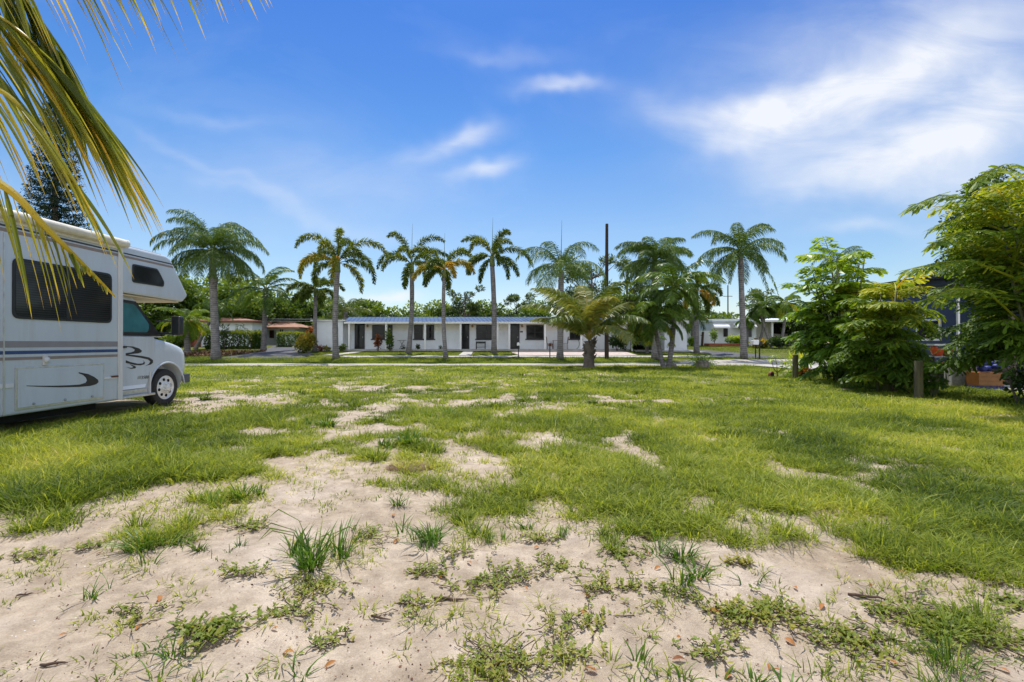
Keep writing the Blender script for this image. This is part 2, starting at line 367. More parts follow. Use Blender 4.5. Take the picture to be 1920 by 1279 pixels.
def footprints(X, D):
    z = np.zeros(np.shape(X))
    m = (D < 5.6) & (D > 1) & (np.abs(X) < 5)
    if not np.any(m): return z
    x = np.asarray(X)[m]; d = np.asarray(D)[m]; q_ = np.zeros(len(x))
    for a, b_, w in FP:
        u = (x-a)*math.cos(w)+(d-b_)*math.sin(w); v = -(x-a)*math.sin(w)+(d-b_)*math.cos(w)
        r = (u/.12)**2+(v/.05)**2; q_ += -.016*np.exp(-r**2) + .006*np.exp(-(r-1.7)**2*2)
    z[m] = q_; return z
def lot_bump(X, D):
    X = np.asarray(X, float); D = np.asarray(D, float); sc = X.ndim == 0
    r = lot_bump0(X, D) + footprints(np.atleast_1d(X), np.atleast_1d(D)).reshape(np.shape(np.atleast_1d(X)))
    return float(r.ravel()[0]) if sc else r
def lot_bump0(X, D):
    fade = np.clip((26-D)/8, 0, 1)*np.clip((D+1)/1.5, 0, 1)
    return fade*((fbm(X, D, .55, 50, 3)-.5)*.07 + (fbm(X, D, 3.2, 52, 4)-.5)*.06 + (fbm(X, D, 14, 54, 3)-.5)*.010)

# ------------------------------------------------------------------ ground sheet
ys = np.concatenate([[-40,-20,-8,-3], np.arange(-1, 1.2, .2), np.arange(1.2, 5, .045), np.arange(5, 9, .09), np.arange(9, 16, .25), np.arange(16, 30.8, .7), [30.8, 32, 34, 36, 38, 40, 43, 46, 50, 60, 80, 120, 200, 400, 900]])
hx = np.concatenate([np.arange(0, 5, .05), np.arange(5, 10, .12), np.arange(10, 20, .4), np.arange(20, 40, 1.5), [40, 50, 70, 100, 180, 400, 900]])
xs = np.concatenate([-hx[:0:-1], hx])
GX, GY = np.meshgrid(xs, ys)
GZ = np.interp(GY, TD, TZ) + lot_bump(GX, GY)
nx_, ny_ = len(xs), len(ys)
idx = np.arange(nx_*ny_).reshape(ny_, nx_)
q = np.stack([idx[:-1,:-1].ravel(), idx[:-1,1:].ravel(), idx[1:,1:].ravel(), idx[1:,:-1].ravel()], 1)
gd = grass_density(GX, GY); gd = np.where(GY > 26, 1.0, np.where(GY < 1.2, .25, gd))

def ground_mat():
    m, nt, out = new_mat('sandy_lot_ground'); L = nt.links
    p = N(nt, 'ShaderNodeBsdfPrincipled'); L.new(p.outputs[0], out.inputs[0]); p.inputs['Roughness'].default_value = 0.95
    p.inputs['Specular IOR Level'].default_value = 0.1
    tc = N(nt, 'ShaderNodeTexCoord'); V = tc.outputs['Object']
    s1 = ramp(nt, noise(nt, 1.3, 6, .6, V), [(.3, (.43,.345,.255)), (.7, (.64,.545,.435))])
    s2 = ramp(nt, noise(nt, 7, 8, .7, V), [(.35, (.66,.63,.60)), (.65, (1.05,1.03,1.0))])
    c = mixrgb(nt, 1, s1, s2, 'MULTIPLY')
    fine = ramp(nt, noise(nt, 130, 3, .7, V), [(.3, (.72,.70,.68)), (.6, (1.05,1.05,1.04))]); c = mixrgb(nt, .7, c, fine, 'MULTIPLY')
    dampf = ramp(nt, noise(nt, 2.6, 7, .75, V), [(.53, 0), (.70, 1)])
    c = mixrgb(nt, mathn(nt, 'MULTIPLY', dampf, .62), c, (.24,.17,.115))
    d2 = ramp(nt, noise(nt, 11, 8, .75, V), [(.55, 0), (.68, 1)]); c = mixrgb(nt, mathn(nt, 'MULTIPLY', d2, .42), c, (.30,.20,.13))
    pale = ramp(nt, noise(nt, .9, 4, .6, V), [(.52, 0), (.75, 1)]); c = mixrgb(nt, mathn(nt, 'MULTIPLY', pale, .45), c, (.70,.61,.53))
    # specks: crumbs of bark and shell
    vo = N(nt, 'ShaderNodeTexVoronoi'); vo.inputs['Scale'].default_value = 42; L.new(V, vo.inputs['Vector'])
    sp = ramp(nt, vo.outputs['Distance'], [(.10, 1), (.17, 0)])
    sepc = N(nt, 'ShaderNodeSeparateColor'); L.new(vo.outputs['Color'], sepc.inputs[0])
    dark = mathn(nt, 'MULTIPLY', sp, mathn(nt, 'GREATER_THAN', sepc.outputs[0], .45))
    c = mixrgb(nt, mathn(nt, 'MULTIPLY', dark, .75), c, (.10,.055,.03))
    shell = mathn(nt, 'MULTIPLY', sp, mathn(nt, 'LESS_THAN', sepc.outputs[1], .10)); c = mixrgb(nt, shell, c, (.75,.72,.68))
    at = N(nt, 'ShaderNodeAttribute', attribute_name='tint')
    g = ramp(nt, noise(nt, 2.2, 6, .65, V), [(.3, (.075,.095,.02)), (.55, (.15,.165,.035)), (.8, (.27,.24,.09))])
    g2 = ramp(nt, noise(nt, 45, 5, .7, V), [(.3, (.45,.45,.45)), (.7, (1.25,1.25,1.2))]); g = mixrgb(nt, 1, g, g2, 'MULTIPLY')
    f = mathn(nt, 'ADD', at.outputs['Fac'], mathn(nt, 'MULTIPLY', mathn(nt, 'SUBTRACT', noise(nt, 9, 6, .7, V), .5), .9), True)
    f = ramp(nt, f, [(.45, 0), (1.05, .62)])
    sy = N(nt, 'ShaderNodeSeparateXYZ'); L.new(V, sy.inputs[0])
    far = ramp(nt, mathn(nt, 'MULTIPLY', sy.outputs[1], .01), [(.24, 0), (.27, 1)])
    f = mathn(nt, 'MAXIMUM', f, far)
    c = mixrgb(nt, f, c, g)
    L.new(c, p.inputs['Base Color'])
    h = mathn(nt, 'ADD', mathn(nt, 'MULTIPLY', noise(nt, 16, 8, .7, V), 1.0), mathn(nt, 'MULTIPLY', noise(nt, 90, 4, .7, V), .35))
    b = N(nt, 'ShaderNodeBump'); b.inputs['Strength'].default_value = .65; b.inputs['Distance'].default_value = .03
    L.new(h, b.inputs['Height']); L.new(b.outputs[0], p.inputs['Normal'])
    return m
g = np_obj('ground', np.stack([GX.ravel(), GY.ravel(), GZ.ravel()], 1), [q], gd.ravel(), ground_mat())
g.data.polygons.foreach_set('use_smooth', [True]*len(g.data.polygons)); tag(g, kind='structure')

def sheet(name, rows, mat, dz, n=14):
    """rows: list of (D, xl, xr) ; draped sheet on the terrain"""
    rows = sorted(rows); D = [r[0] for r in rows]
    ds = sorted(set([round(float(v), 3) for v in np.linspace(D[0], D[-1], n)] + [t for t in TD if D[0] < t < D[-1]] + [round(d, 3) for d in D]))
    b = MB(); vs = []; fs = []
    K = 12
    for d in ds:
        l = np.interp(d, D, [r[1] for r in rows]); r_ = np.interp(d, D, [r[2] for r in rows])
        for k in range(K+1):
            vs.append((l + (r_-l)*k/K, d, terr(d)+dz))
    for i in range(len(ds)-1):
        for k in range(K): fs.append((i*(K+1)+k, i*(K+1)+k+1, (i+1)*(K+1)+k+1, (i+1)*(K+1)+k))
    b.add(vs, fs); o = b.build(name, mat, fix=False); return tag(o, kind='structure')
def xsheet(name, cols, mat, dz):
    """cols: list of (X, dn, df): a strip running along X with varying near and far edge"""
    b = MB(); vs = []; fs = []; K = 8
    xs_ = np.linspace(cols[0][0], cols[-1][0], 90)
    for x in xs_:
        a = np.interp(x, [c[0] for c in cols], [c[1] for c in cols]); e = np.interp(x, [c[0] for c in cols], [c[2] for c in cols])
        a += .16*math.sin(x*1.3)+.1*math.sin(x*3.7+1); e += .12*math.sin(x*.9+2)
        dd = np.linspace(a, e, K+1)
        for d in dd: vs.append((x, d, terr(d)+dz))
    for i in range(len(xs_)-1):
        for k in range(K): fs.append((i*(K+1)+k, (i+1)*(K+1)+k, (i+1)*(K+1)+k+1, i*(K+1)+k+1))
    b.add(vs, fs); o = b.build(name, mat, fix=False); return tag(o, kind='structure')
xsheet('road', [(-80,25.6,29.5),(-14,25.6,29.3),(-8,26.4,28.9),(0,26.6,29.2),(8,26.6,29.8),(12,26.4,32.0),(18,26,32.6),(80,26,32.6)], M['road'], .024)
xsheet('sidewalk', [(-12.2,34.0,35.0),(0.2,34.0,35.0),(16.5,34.0,35.0)], M['concrete'], .018)
sheet('driveway', [(35.1,0.55,9.2),(37.5,-.1,9.0),(39.4,.4,8.4)], M['paver'], .03)
sheet('driveway', [(33.0,-20.5,-14.6),(36,-19.8,-14.8),(40,-20.4,-17.4),(47,-23.4,-20.2)], M['asphalt'], .034)
sheet('driveway', [(33.0,15.2,19.5),(36,14.6,18.0),(38.5,13.6,16.2),(40,13.2,15.0)], M['asphalt'], .03)
sheet('driveway', [(11.8,12.4,26),(14,12.7,26),(18,13.5,26),(26,13.0,26)], M['concrete'], .06)
sheet('path', [(34.99,-3.9,-3.0),(39.2,-3.8,-3.1)], M['concrete'], .04)
sheet('path', [(35.01,-13.9,-12.9),(36.5,-13.0,-12.1),(39.1,-12.1,-11.4)], M['concrete'], .04)
sheet('path', [(37.2,9.6,15.0),(38.9,9.9,14.2)], M['concrete'], .06)

# ------------------------------------------------------------------ blades of grass
def blades(P, h, lean_az, lean, w, tint, segs, curve=None):
    n = len(P); dx = np.cos(lean_az); dy = np.sin(lean_az)
    wa = lean_az + np.pi/2 + rng.normal(0, .6, n); wx = np.cos(wa)*w*.5; wy = np.sin(wa)*w*.5
    ts = np.linspace(0, 1, segs+1); Vs = []; Ts = []
    for i, t in enumerate(ts):
        off = h*lean*(t**1.6); z = h*(t - .38*np.minimum(lean, 1.2)*t*t)
        c = np.stack([P[:,0]+dx*off, P[:,1]+dy*off, P[:,2]+z], 1)
        k = (1-.25*t) if i < segs else 0
        if i < segs:
            Vs.append(c + np.stack([wx*k, wy*k, 0*wx], 1)); Vs.append(c - np.stack([wx*k, wy*k, 0*wx], 1))
            Ts += [tint-.30*(1-t)**1.5]*2  # root end darker: shade between the blades put into the tint
        else: Vs.append(c); Ts.append(tint+.06)
    per = len(Vs)
    V = np.stack(Vs, 1).reshape(-1, 3); T = np.stack(Ts, 1).ravel()
    b = np.arange(n)*per
    quads = [np.stack([b+2*i, b+2*i+1, b+2*i+3, b+2*i+2], 1) for i in range(segs-1)]
    tri = np.stack([b+2*(segs-1), b+2*(segs-1)+1, b+2*segs], 1)
    return V, (np.concatenate(quads) if quads else np.zeros((0,4), int)), tri, np.clip(T, 0, 1)
class GR:
    def __init__(s): s.V = []; s.Q = []; s.T3 = []; s.T = []; s.n = 0
    def add(s, r):
        V, Q, T3, T = r; s.V.append(V); s.Q.append(Q+s.n); s.T3.append(T3+s.n); s.T.append(T); s.n += len(V)
    def build(s, name, mat, parent=None):
        fs = [np.concatenate(s.T3)]
        qq = np.concatenate(s.Q)
        if len(qq): fs.insert(0, qq)
        return np_obj(name, np.concatenate(s.V), fs, np.concatenate(s.T), mat, parent)
RVBOX = (-9.3, -6.75, 2.4, 10.6)
gr = GR()
def grass_band(d0, d1, rate, per, rad, hmean, w, segs, thr):
    area = (1.12*(d0+d1)/2+1.2)*2*(d1-d0); n = int(area*rate)
    D = d0 + (d1-d0)*np.sqrt(rng.random(n)*(1-(d0/d1)**2)+(d0/d1)**2) if False else rng.uniform(d0, d1, n)
    X = rng.uniform(-1, 1, n)*(1.12*D+1.2)
    keep = rng.random(n) < D/d1
    X, D = X[keep], D[keep]
    den = grass_density(X, D)
    dmin = .055 if d1 < 6 else .02
    keep = (rng.random(len(X)) < np.maximum(den**1.1, dmin*np.clip((fbm(X, D, 1.9, 150, 3)-.42)*9, .15, 2.2))) & ~((X > RVBOX[0]) & (X < RVBOX[1]-.35) & (D > RVBOX[2]) & (D < RVBOX[3]))
    keep &= ~((D > 11.7) & (X > np.interp(D, [11.8,14,18,26],[12.4,12.7,13.5,13.0])))
    X, D, den = X[keep], D[keep], den[keep]
    hn = fbm(X, D, .45, 70, 3); tn = fbm(X, D, .8, 80, 4)
    # taller on the left beside the camper and in the shade on the right
    hs = hmean*(.35 + 1.3*hn)*(.55+.55*den)*(1 + .8*np.clip((-X-2.0)/3, 0, 1)*np.clip((9-D)/4, 0, 1))
    m = rng.integers(max(1, per-4), per+5, len(X))
    I = np.repeat(np.arange(len(X)), m); k = len(I)
    a = rng.uniform(0, 2*np.pi, k); r = rad*np.sqrt(rng.random(k))
    px = X[I] + np.cos(a)*r; py = D[I] + np.sin(a)*r
    la = a + rng.normal(0, .7, k); lean = np.clip(.55 + 1.1*r/rad*rng.random(k) + rng.normal(0, .25, k), .05, 1.7)
    h = hs[I]*rng.uniform(.4, 1.3, k)*(np.where(rng.random(len(X)) < .14, 1.5, .9))[I]
    tuft = rng.random(len(X))
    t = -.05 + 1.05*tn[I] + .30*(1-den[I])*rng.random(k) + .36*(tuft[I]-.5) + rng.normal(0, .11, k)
    dry = rng.random(k) < .02; t[dry] = rng.uniform(.75, .95, dry.sum())
    z = np.interp(py, TD, TZ) + lot_bump(px, py) - .004
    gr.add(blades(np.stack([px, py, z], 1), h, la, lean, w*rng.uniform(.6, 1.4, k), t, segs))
grass_band(1.5, 3.2, 700, 17, .055, .080, .0048, 3, 0)
grass_band(3.2, 5.5, 560, 17, .075, .092, .0062, 3, 0)
grass_band(5.5, 9.0, 300, 17, .10, .095, .0088, 2, 0)
grass_band(9.0, 15., 115, 17, .16, .10, .0145, 2, 0)
grass_band(15., 26.3, 40, 15, .26, .105, .030, 1, 0)
def coarse_band(d0, d1, rate, hh, w, nb):
    n = int((1.12*(d0+d1)/2+1)*2*(d1-d0)*rate); D = rng.uniform(d0, d1, n); X = rng.uniform(-1, 1, n)*(1.12*D+1)
    den = grass_density(X, D); near = np.maximum.reduce([grass_density(X+a, D+b_) for a, b_ in ((.3,0),(-.3,0),(0,.4),(0,-.4))])
    keep = (rng.random(n) < np.clip(.10*near + .9*den*(1-.6*den), 0, 1)) & ~((X > RVBOX[0]) & (X < RVBOX[1]) & (D > RVBOX[2]) & (D < RVBOX[3])) & ~((D > 11.7) & (X > 12.3))
    X, D = X[keep], D[keep]
    for x, d in zip(X, D):
        k = int(nb*rng.uniform(.5, 1.4)); R_ = hh*rng.uniform(.5, 1.3); a = rng.uniform(0, 6.28, k); r = R_*.55*np.sqrt(rng.random(k)); el = rng.uniform(0, 3.14); ec = rng.uniform(.45, 1)
        px_ = x + np.cos(a+el)*r; py_ = d + np.sin(a+el)*r*ec; t0 = rng.uniform(.0, .5)
        gr.add(blades(np.stack([px_, py_, np.interp(py_, TD, TZ)+lot_bump(px_, py_)-.004], 1), hh*rng.uniform(.6,1.2)*rng.uniform(.4, 1.15, k), a+el+rng.normal(0,.6,k), np.clip(.35+1.1*rng.random(k), .1, 1.6), w*rng.uniform(.6,1.4,k), t0+rng.normal(0,.1,k), 3))
coarse_band(2.2, 5, 5.0, .12, .0075, 55); coarse_band(5, 9, 3.0, .15, .011, 55); coarse_band(9, 15, 1.3, .18, .018, 55); coarse_band(15, 25, .45, .17, .03, 45)
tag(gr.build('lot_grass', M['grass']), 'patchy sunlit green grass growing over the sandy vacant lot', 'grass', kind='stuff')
# verge and lawn beyond the road
gr2 = GR()
def lawn(x0, x1, d0, d1, n, h, w, avoid=()):
    X = rng.uniform(x0, x1, n); D = rng.uniform(d0, d1, n)
    k = np.ones(n, bool)
    for (a, b, c, d) in avoid: k &= ~((X > a) & (X < b) & (D > c) & (D < d))
    X, D = X[k], D[k]; n = len(X)
    t = .12 + .62*fbm(X, D, .7, 90, 4) + rng.normal(0, .1, n)
    gr2.add(blades(np.stack([X, D, np.interp(D, TD, TZ)], 1), h*rng.uniform(.5, 1.3, n), rng.uniform(0, 6.28, n), rng.uniform(.1, .9, n), w*rng.uniform(.6, 1.3, n), t, 1))
lawn(-27, 24, 29.8, 33.9, 42000, .13, .035, [(10.5,24,29.8,32.8)])
lawn(-16, .3, 35.1, 39.3, 18000, .07, .03, [(-4,-2.9,35,39.3)])
lawn(9, 15, 35.1, 38.8, 6000, .07, .03)
lawn(15, 27, 37, 49, 14000, .07, .035); lawn(-26, -14.5, 36, 40, 6000, .07, .03, [(-20.6,-14.5,33,41)])
tag(gr2.build('lawn_grass', M['grass']), 'trimmed green lawn and verge grass in front of the white house', 'grass', kind='stuff')

# ------------------------------------------------------------------ palms
def rachis_curve(base, az, elev, length, droop, n=10, side=0.0, power=1.4):
    p = Vector(base); pts = [p.copy()]; e = elev; a = az
    for i in range(n):
        s = (i+.5)/n
        e = elev - droop*(s**power); a = az + side*s
        p = p + Vector((math.cos(e)*math.cos(a), math.cos(e)*math.sin(a), math.sin(e)))*(length/n)
        pts.append(p.copy())
    return pts
def sample(pts, s):
    f = s*(len(pts)-1); i = min(int(f), len(pts)-2); return pts[i].lerp(pts[i+1], f-i)
def frond(name, parent, pts, mat, mode, nl, ll, lw, tint, rr, rad=.03, start=.14, gap=0.0, hang=.6, wedge=False, stalk=None):
    """rachis with real leaflets; mode flat / queen / plume"""
    b = MB(); n = len(pts)
    b.tube(pts, [rad*(1-.85*i/(n-1)) for i in range(n)], 4, min(1, tint+.25), mi=1 if stalk else 0)
    down = Vector((0, 0, -1))
    for i in range(nl):
        s = start + (1-start)*(i+rr.random()*.6)/nl
        if s > .995: s = .995
        p = sample(pts, s); t = (sample(pts, min(1, s+.06)) - sample(pts, max(0, s-.06))).normalized()
        sd = t.cross(Vector((0, 0, 1)))
        sd = sd.normalized() if sd.length > .05 else Vector((1, 0, 0))
        upv = sd.cross(t).normalized()
        prof = min(1, .45+2.4*(s-start))*(1-.62*max(0, (s-.55)/.45)**1.5)
        for sg in (-1, 1):
            if rr.random() < gap: continue
            L = ll*prof*rr.uniform(.8, 1.12)
            if mode == 'plume':
                w = rr.uniform(0, 2*math.pi)
                d = (sd*math.cos(w) + upv*math.sin(w))*.85 + t*.62
                hg = hang*rr.uniform(.5, 1.2)
            elif mode == 'queen':
                d = sd*sg*rr.uniform(.55, .95) + t*rr.uniform(.35, .65) + upv*rr.uniform(-.35, .45)
                hg = hang*rr.uniform(.8, 1.3)
            else:
                d = sd*sg*.82 + t*.58 + upv*rr.uniform(.05, .22)
                hg = hang*rr.uniform(.7, 1.2)
            d.normalize()
            m_ = p + d*L*.5 + down*L*hg*.14
            d2 = (d + down*hg).normalized()
            e_ = m_ + d2*L*.5
            wv = d.cross(upv if mode != 'plume' else Vector((rr.uniform(-1,1), rr.uniform(-1,1), rr.uniform(-1,1))))
            wv = wv.normalized()*lw*.5 if wv.length > 1e-3 else sd*lw*.5
            if mode != 'plume':
                wv = (t*.75 + upv*rr.uniform(-.6,.6)).normalized()*lw*.5
            tt = min(1, max(0, tint + rr.gauss(0, .07)))
            b.add([p-wv*.6, p+wv*.6, m_-wv, m_+wv, e_], [(0,1,3,2), (2,3,4)], tt)
    return b.build(name, [mat, stalk] if stalk else mat, parent, fix=False)

def palm(label, px, base_y, D, crown_y, kind, length, nf, seed, name, group=None, lean=0.0, r0=.17, r1=.13, z0=None, crown_px=None, spear=None,
         yellow=0.0, elev_range=(1.25, -.5), droop=(1.0, 1.5), mat=None, ll=None, nl=None, lw=None, parts=None, curve=0.0, boots=False):
    rr = random.Random(seed)
    X = gx(px, D); z = terr(D) if z0 is None else z0
    root = thing(name, label, 'palm tree', (X, D, z), 0, group)
    H = gz(crown_y, D) - z
    top = Vector((gx(crown_px, D)-X if crown_px else lean, rr.uniform(-.2, .2), H))
    pts = []; rad = []
    for i in range(13):
        s = i/12; c = math.sin(s*math.pi)*curve
        pts.append((top.x*s + c, top.y*s, -.06 + (H+.06)*s*(.92 if kind in ('foxtail', 'adonidia') else 1)))
        rad.append((r0 + (r1-r0)*s)*(1+.35*math.exp(-s*22))*(1+.03*math.sin(i*2.1)))
    tb = MB(); tb.tube(pts, rad, 12)
    tb.build('trunk', M['coco_bark'] if kind in ('coconut',) else M['palm_bark'], root, smooth=True)
    if boots:
        bb = MB()
        for i in range(34):
            s = 1 - rr.random()*.30 if kind != 'coconut' else 1-rr.random()*.7; a = rr.uniform(0, 6.28); zc = H*s
            c = Vector((top.x*s, top.y*s, zc)); o = Vector((math.cos(a), math.sin(a), 0)); rr_ = r1*1.05
            bb.tube([c+o*rr_*.8, c+o*(rr_+.09)+Vector((0,0,.14)), c+o*(rr_+.13+rr.uniform(0,.08))+Vector((0,0,rr.uniform(.02,.35)))], [.06,.045,.012], 4, .8)
        bb.build('leaf_base', M['coco_bark'], root)
    if kind in ('foxtail', 'adonidia'):
        cs = MB(); Lc = min(1.1, H*.16)
        cs.tube([Vector(pts[-1])*1, top + Vector((0,0,.02)), top+Vector((0,0,.35))], [r1*1.12, r1*1.05, r1*.45], 10)
        cs.tube([top - Vector((top.x*.08,top.y*.08,H*.085)), top], [r1*1.25, r1*1.05], 10)
        cs.build('crownshaft', M['crownshaft'], root, smooth=True)
    K = dict(foxtail=('plume', 165, .50, .055, M['foxtail'], .75), queen=('queen', 120, .80, .038, M['queen'], 1.7),
             coconut=('flat', 78, .85, .05, M['coconut'], 1.1), adonidia=('flat', 64, .62, .055, M['adonidia'], 1.0))[kind]
    mode, n_, l_, w_, mt, hang = K
    nl = nl or n_; ll = ll or l_; lw = lw or w_; mt = mat or mt
    ga = rr.uniform(0, 6.28)
    for i in range(nf):
        s = (i+.5)/nf
        el = elev_range[0] + (elev_range[1]-elev_range[0])*s + rr.gauss(0, .10)
        az = ga + i*2.39996 + rr.gauss(0, .12)
        L = length*rr.uniform(.85, 1.1)*(.8+.2*math.sin(math.pi*min(1, s+.25)))
        dr = (droop[0] + (droop[1]-droop[0])*rr.random())*(1 if el > .1 else .75)
        dead = rr.random() < yellow and s > .45
        t = (.12+.42*rr.random())*(1-.15*s) + (.42 if dead else 0) + (.16*rr.random()+.08 if kind == 'coconut' else 0)
        pp = rachis_curve(top + Vector((0, 0, .05)), az, el, L, dr, 10, rr.uniform(-.25, .25))
        frond('frond', root, pp, mt, mode, nl, ll, lw, t, rr, rad=.032, hang=hang, gap=.04)
    if spear:
        sb = MB(); h = gz(spear, D) - z - H
        sb.tube([top, top+Vector((.02,0,h*.6)), top+Vector((.05,.02,h))], [.030,.018,.006], 6, .3)
        sb.build('spear_leaf', M['queen'], root)
    return root

FG = 'palms along the verge and lawn of the white house'
palm('foxtail palm with golden lower fronds on the verge in front of the white wing', 630, 672, 33, 496, 'foxtail', 4.1, 15, 1, 'foxtail_palm', FG, crown_px=634, curve=-.1, spear=424, yellow=.55, r0=.20, r1=.17, droop=(2.0,2.6), elev_range=(1.5,.1))
palm('foxtail palm on the lawn before the house beside the bistro table, with green plumes', 766, 662, 37, 497, 'foxtail', 4.0, 11, 2, 'foxtail_palm', FG, crown_px=771, curve=.12, spear=418, r0=.19, r1=.16, droop=(1.9,2.4), elev_range=(1.5,.0))
palm('shortest slim foxtail palm on the verge before the blank wall, with yellow hanging frond', 836, 672, 33, 507, 'foxtail', 3.1, 9, 3, 'foxtail_palm', FG, crown_px=833, curve=-.1, spear=437, yellow=.5, r0=.15, r1=.115, droop=(1.9,2.4), elev_range=(1.4,-.1))
palm('foxtail palm on the lawn right of the concrete path, with long bare spear on top', 926, 662, 37, 484, 'foxtail', 3.6, 12, 4, 'foxtail_palm', FG, crown_px=923, curve=.08, spear=408, r0=.21, r1=.18, droop=(1.8,2.3), elev_range=(1.5,-.2))
palm('foxtail palm by the blank carport wall, its crown half hidden by the twin palms', 1306, 660, 37, 548, 'foxtail', 2.9, 12, 5, 'foxtail_palm', FG, crown_px=1306, r0=.20, r1=.16, yellow=.2, droop=(1.6,2.1), elev_range=(1.2,-.5))
palm('thin foxtail palm at the corner of the white wing, behind the golden one', 590, 659, 38.2, 545, 'foxtail', 2.5, 11, 6, 'foxtail_palm', FG, r0=.17, r1=.13, droop=(1.6,2.1))
palm('large full queen palm with thick leaning trunk beside the camper and the hedge', 405, 674, 32.7, 474, 'queen', 4.2, 32, 11, 'queen_palm', FG, crown_px=398, r0=.27, r1=.21, droop=(1.8,2.5), elev_range=(1.52,-.3), ll=.9, nl=120, boots=True)
palm('tall slender queen palm with dead fronds hanging straight down, tallest on the right verge', 1395, 671, 33, 474, 'queen', 3.8, 19, 12, 'queen_palm', FG, crown_px=1388, r0=.21, r1=.16, droop=(1.7,2.4), elev_range=(1.52,-.25), yellow=.1)
palm('sparse queen palm with lacy arching fronds and a tall spike, behind the young coconut palm', 1050, 672, 33, 510, 'queen', 4.2, 15, 13, 'queen_palm', FG, crown_px=1052, r0=.22, r1=.19, droop=(1.9,2.5), elev_range=(1.45,.1), spear=413, nl=90, ll=.85)
palm('bushy queen palm with rounded crown right of the bare dark pole', 1230, 673, 32.7, 492, 'queen', 3.3, 28, 14, 'queen_palm', FG, crown_px=1227, r0=.27, r1=.2, droop=(1.7,2.3), elev_range=(1.45,-.3))
# dead hanging fronds of the tall queen palm
qp = [o for o in C.objects if o.get('label', '').startswith('tall slender queen')][0]
rr = random.Random(4)
for az, L in ((3.5, 4.3), (2.9, 3.4), (0.15, 3.6), (-.4, 3.9), (3.9, 3.0)):
    tp = Vector((-.25, 0, gz(476, 33)-terr(33)))
    frond('frond', qp, rachis_curve(tp, az, -.05, L, 1.35, 10, 0, .6), M['queen'], 'queen', 70, .40, .045, .30 if az > 3.2 else .5, rr, hang=1.6)
palm('young coconut palm with short shaggy trunk and big golden arching fronds at the road edge', 1104, 690, 24.3, 640, 'coconut', 4.7, 14, 21, 'coconut_palm', None, r0=.30, r1=.20, droop=(.95,1.5), elev_range=(1.47,.62), ll=.95, nl=90, lw=.085, yellow=0, boots=True)
palm('dark christmas palm with curved trunk, left one of the twin trunks by the road', 1245, 690, 24.3, 592, 'adonidia', 2.3, 20, 22, 'christmas_palm', 'twin christmas palms by the road', crown_px=1229, r0=.115, r1=.09, droop=(1.5,2.2), elev_range=(1.25,-.6), yellow=.2, curve=-.05)
palm('taller christmas palm with pale green crown, right one of the twin trunks by the road', 1253, 690, 24.3, 540, 'adonidia', 2.8, 24, 23, 'christmas_palm', 'twin christmas palms by the road', crown_px=1268, r0=.13, r1=.10, droop=(1.5,2.2), elev_range=(1.25,-.5), curve=.08)
palm('medium palm with open crown between the two hedges of the far red roofed house', 494, 655, 39, 545, 'adonidia', 3.7, 16, 31, 'garden_palm', None, crown_px=500, r0=.21, r1=.16, droop=(1.5,2.2), elev_range=(1.5,-.3), nl=70, ll=.75, boots=False)
palm('small dense palm with yellow tips just beyond the camper mirror', 352, 660, 36, 605, 'adonidia', 2.4, 18, 32, 'garden_palm', None, crown_px=352, r0=.22, r1=.18, droop=(1.5,2.2), elev_range=(1.3,-.5), yellow=.35, mat=M['fishtail'])
palm('leaning thin palm in front of the far white wall, crown behind the large queen palm', 366, 656, 41, 575, 'adonidia', 2.2, 12, 33, 'garden_palm', None, crown_px=404, r0=.15, r1=.11, droop=(1.5,2.1))
palm('small dark palm leaning left before the right hand house porch', 1420, 645, 45, 572, 'adonidia', 2.0, 12, 34, 'garden_palm', 'small palms by the right hand house', crown_px=1432, r0=.13, r1=.10, droop=(1.5,2.1), curve=.25)
palm('small palm with straight dark trunk nearest the right house corner', 1447, 646, 44, 580, 'adonidia', 1.8, 11, 35, 'garden_palm', 'small palms by the right hand house', crown_px=1424, r0=.12, r1=.09, droop=(1.5,2.1))
palm('yellowing garden palm in front of the right house window', 1464, 646, 44, 570, 'adonidia', 2.2, 13, 36, 'garden_palm', 'small palms by the right hand house', crown_px=1474, r0=.15, r1=.11, yellow=.6, droop=(1.5,2.1), mat=M['fishtail'])
palm('young palm in the bed between house awnings, pale green top', 1402, 645, 46, 600, 'adonidia', 1.5, 10, 37, 'garden_palm', 'small palms by the right hand house', r0=.1, r1=.08, droop=(1.4,2.0), mat=M['limeleaf'])
palm('dark distant palm top rising over the right hand shrubs', 1572, 640, 58, 485, 'queen', 3.2, 16, 38, 'queen_palm', None, r0=.24, r1=.2, droop=(1.5,2.1), nl=70)
palm('arching grey green palm behind the white wing roof', 648, 645, 50, 585, 'queen', 3.2, 16, 39, 'queen_palm', None, r0=.28, r1=.25, droop=(1.2,1.7), elev_range=(1.3,-.1), nl=70, mat=M['coconut'])
palm('silvery palm behind the carport roof, left of the grassy tree line', 1300, 645, 48, 590, 'queen', 2.4, 18, 40, 'queen_palm', None, r0=.24, r1=.22, droop=(.9,1.5), elev_range=(1.3,-.7), nl=60)
palm('squat palm at the carport edge under the twin palms', 1213, 663, 37, 636, 'adonidia', 1.6, 14, 41, 'garden_palm', None, r0=.14, r1=.12, droop=(1.3,2.0), elev_range=(1.2,-.2))

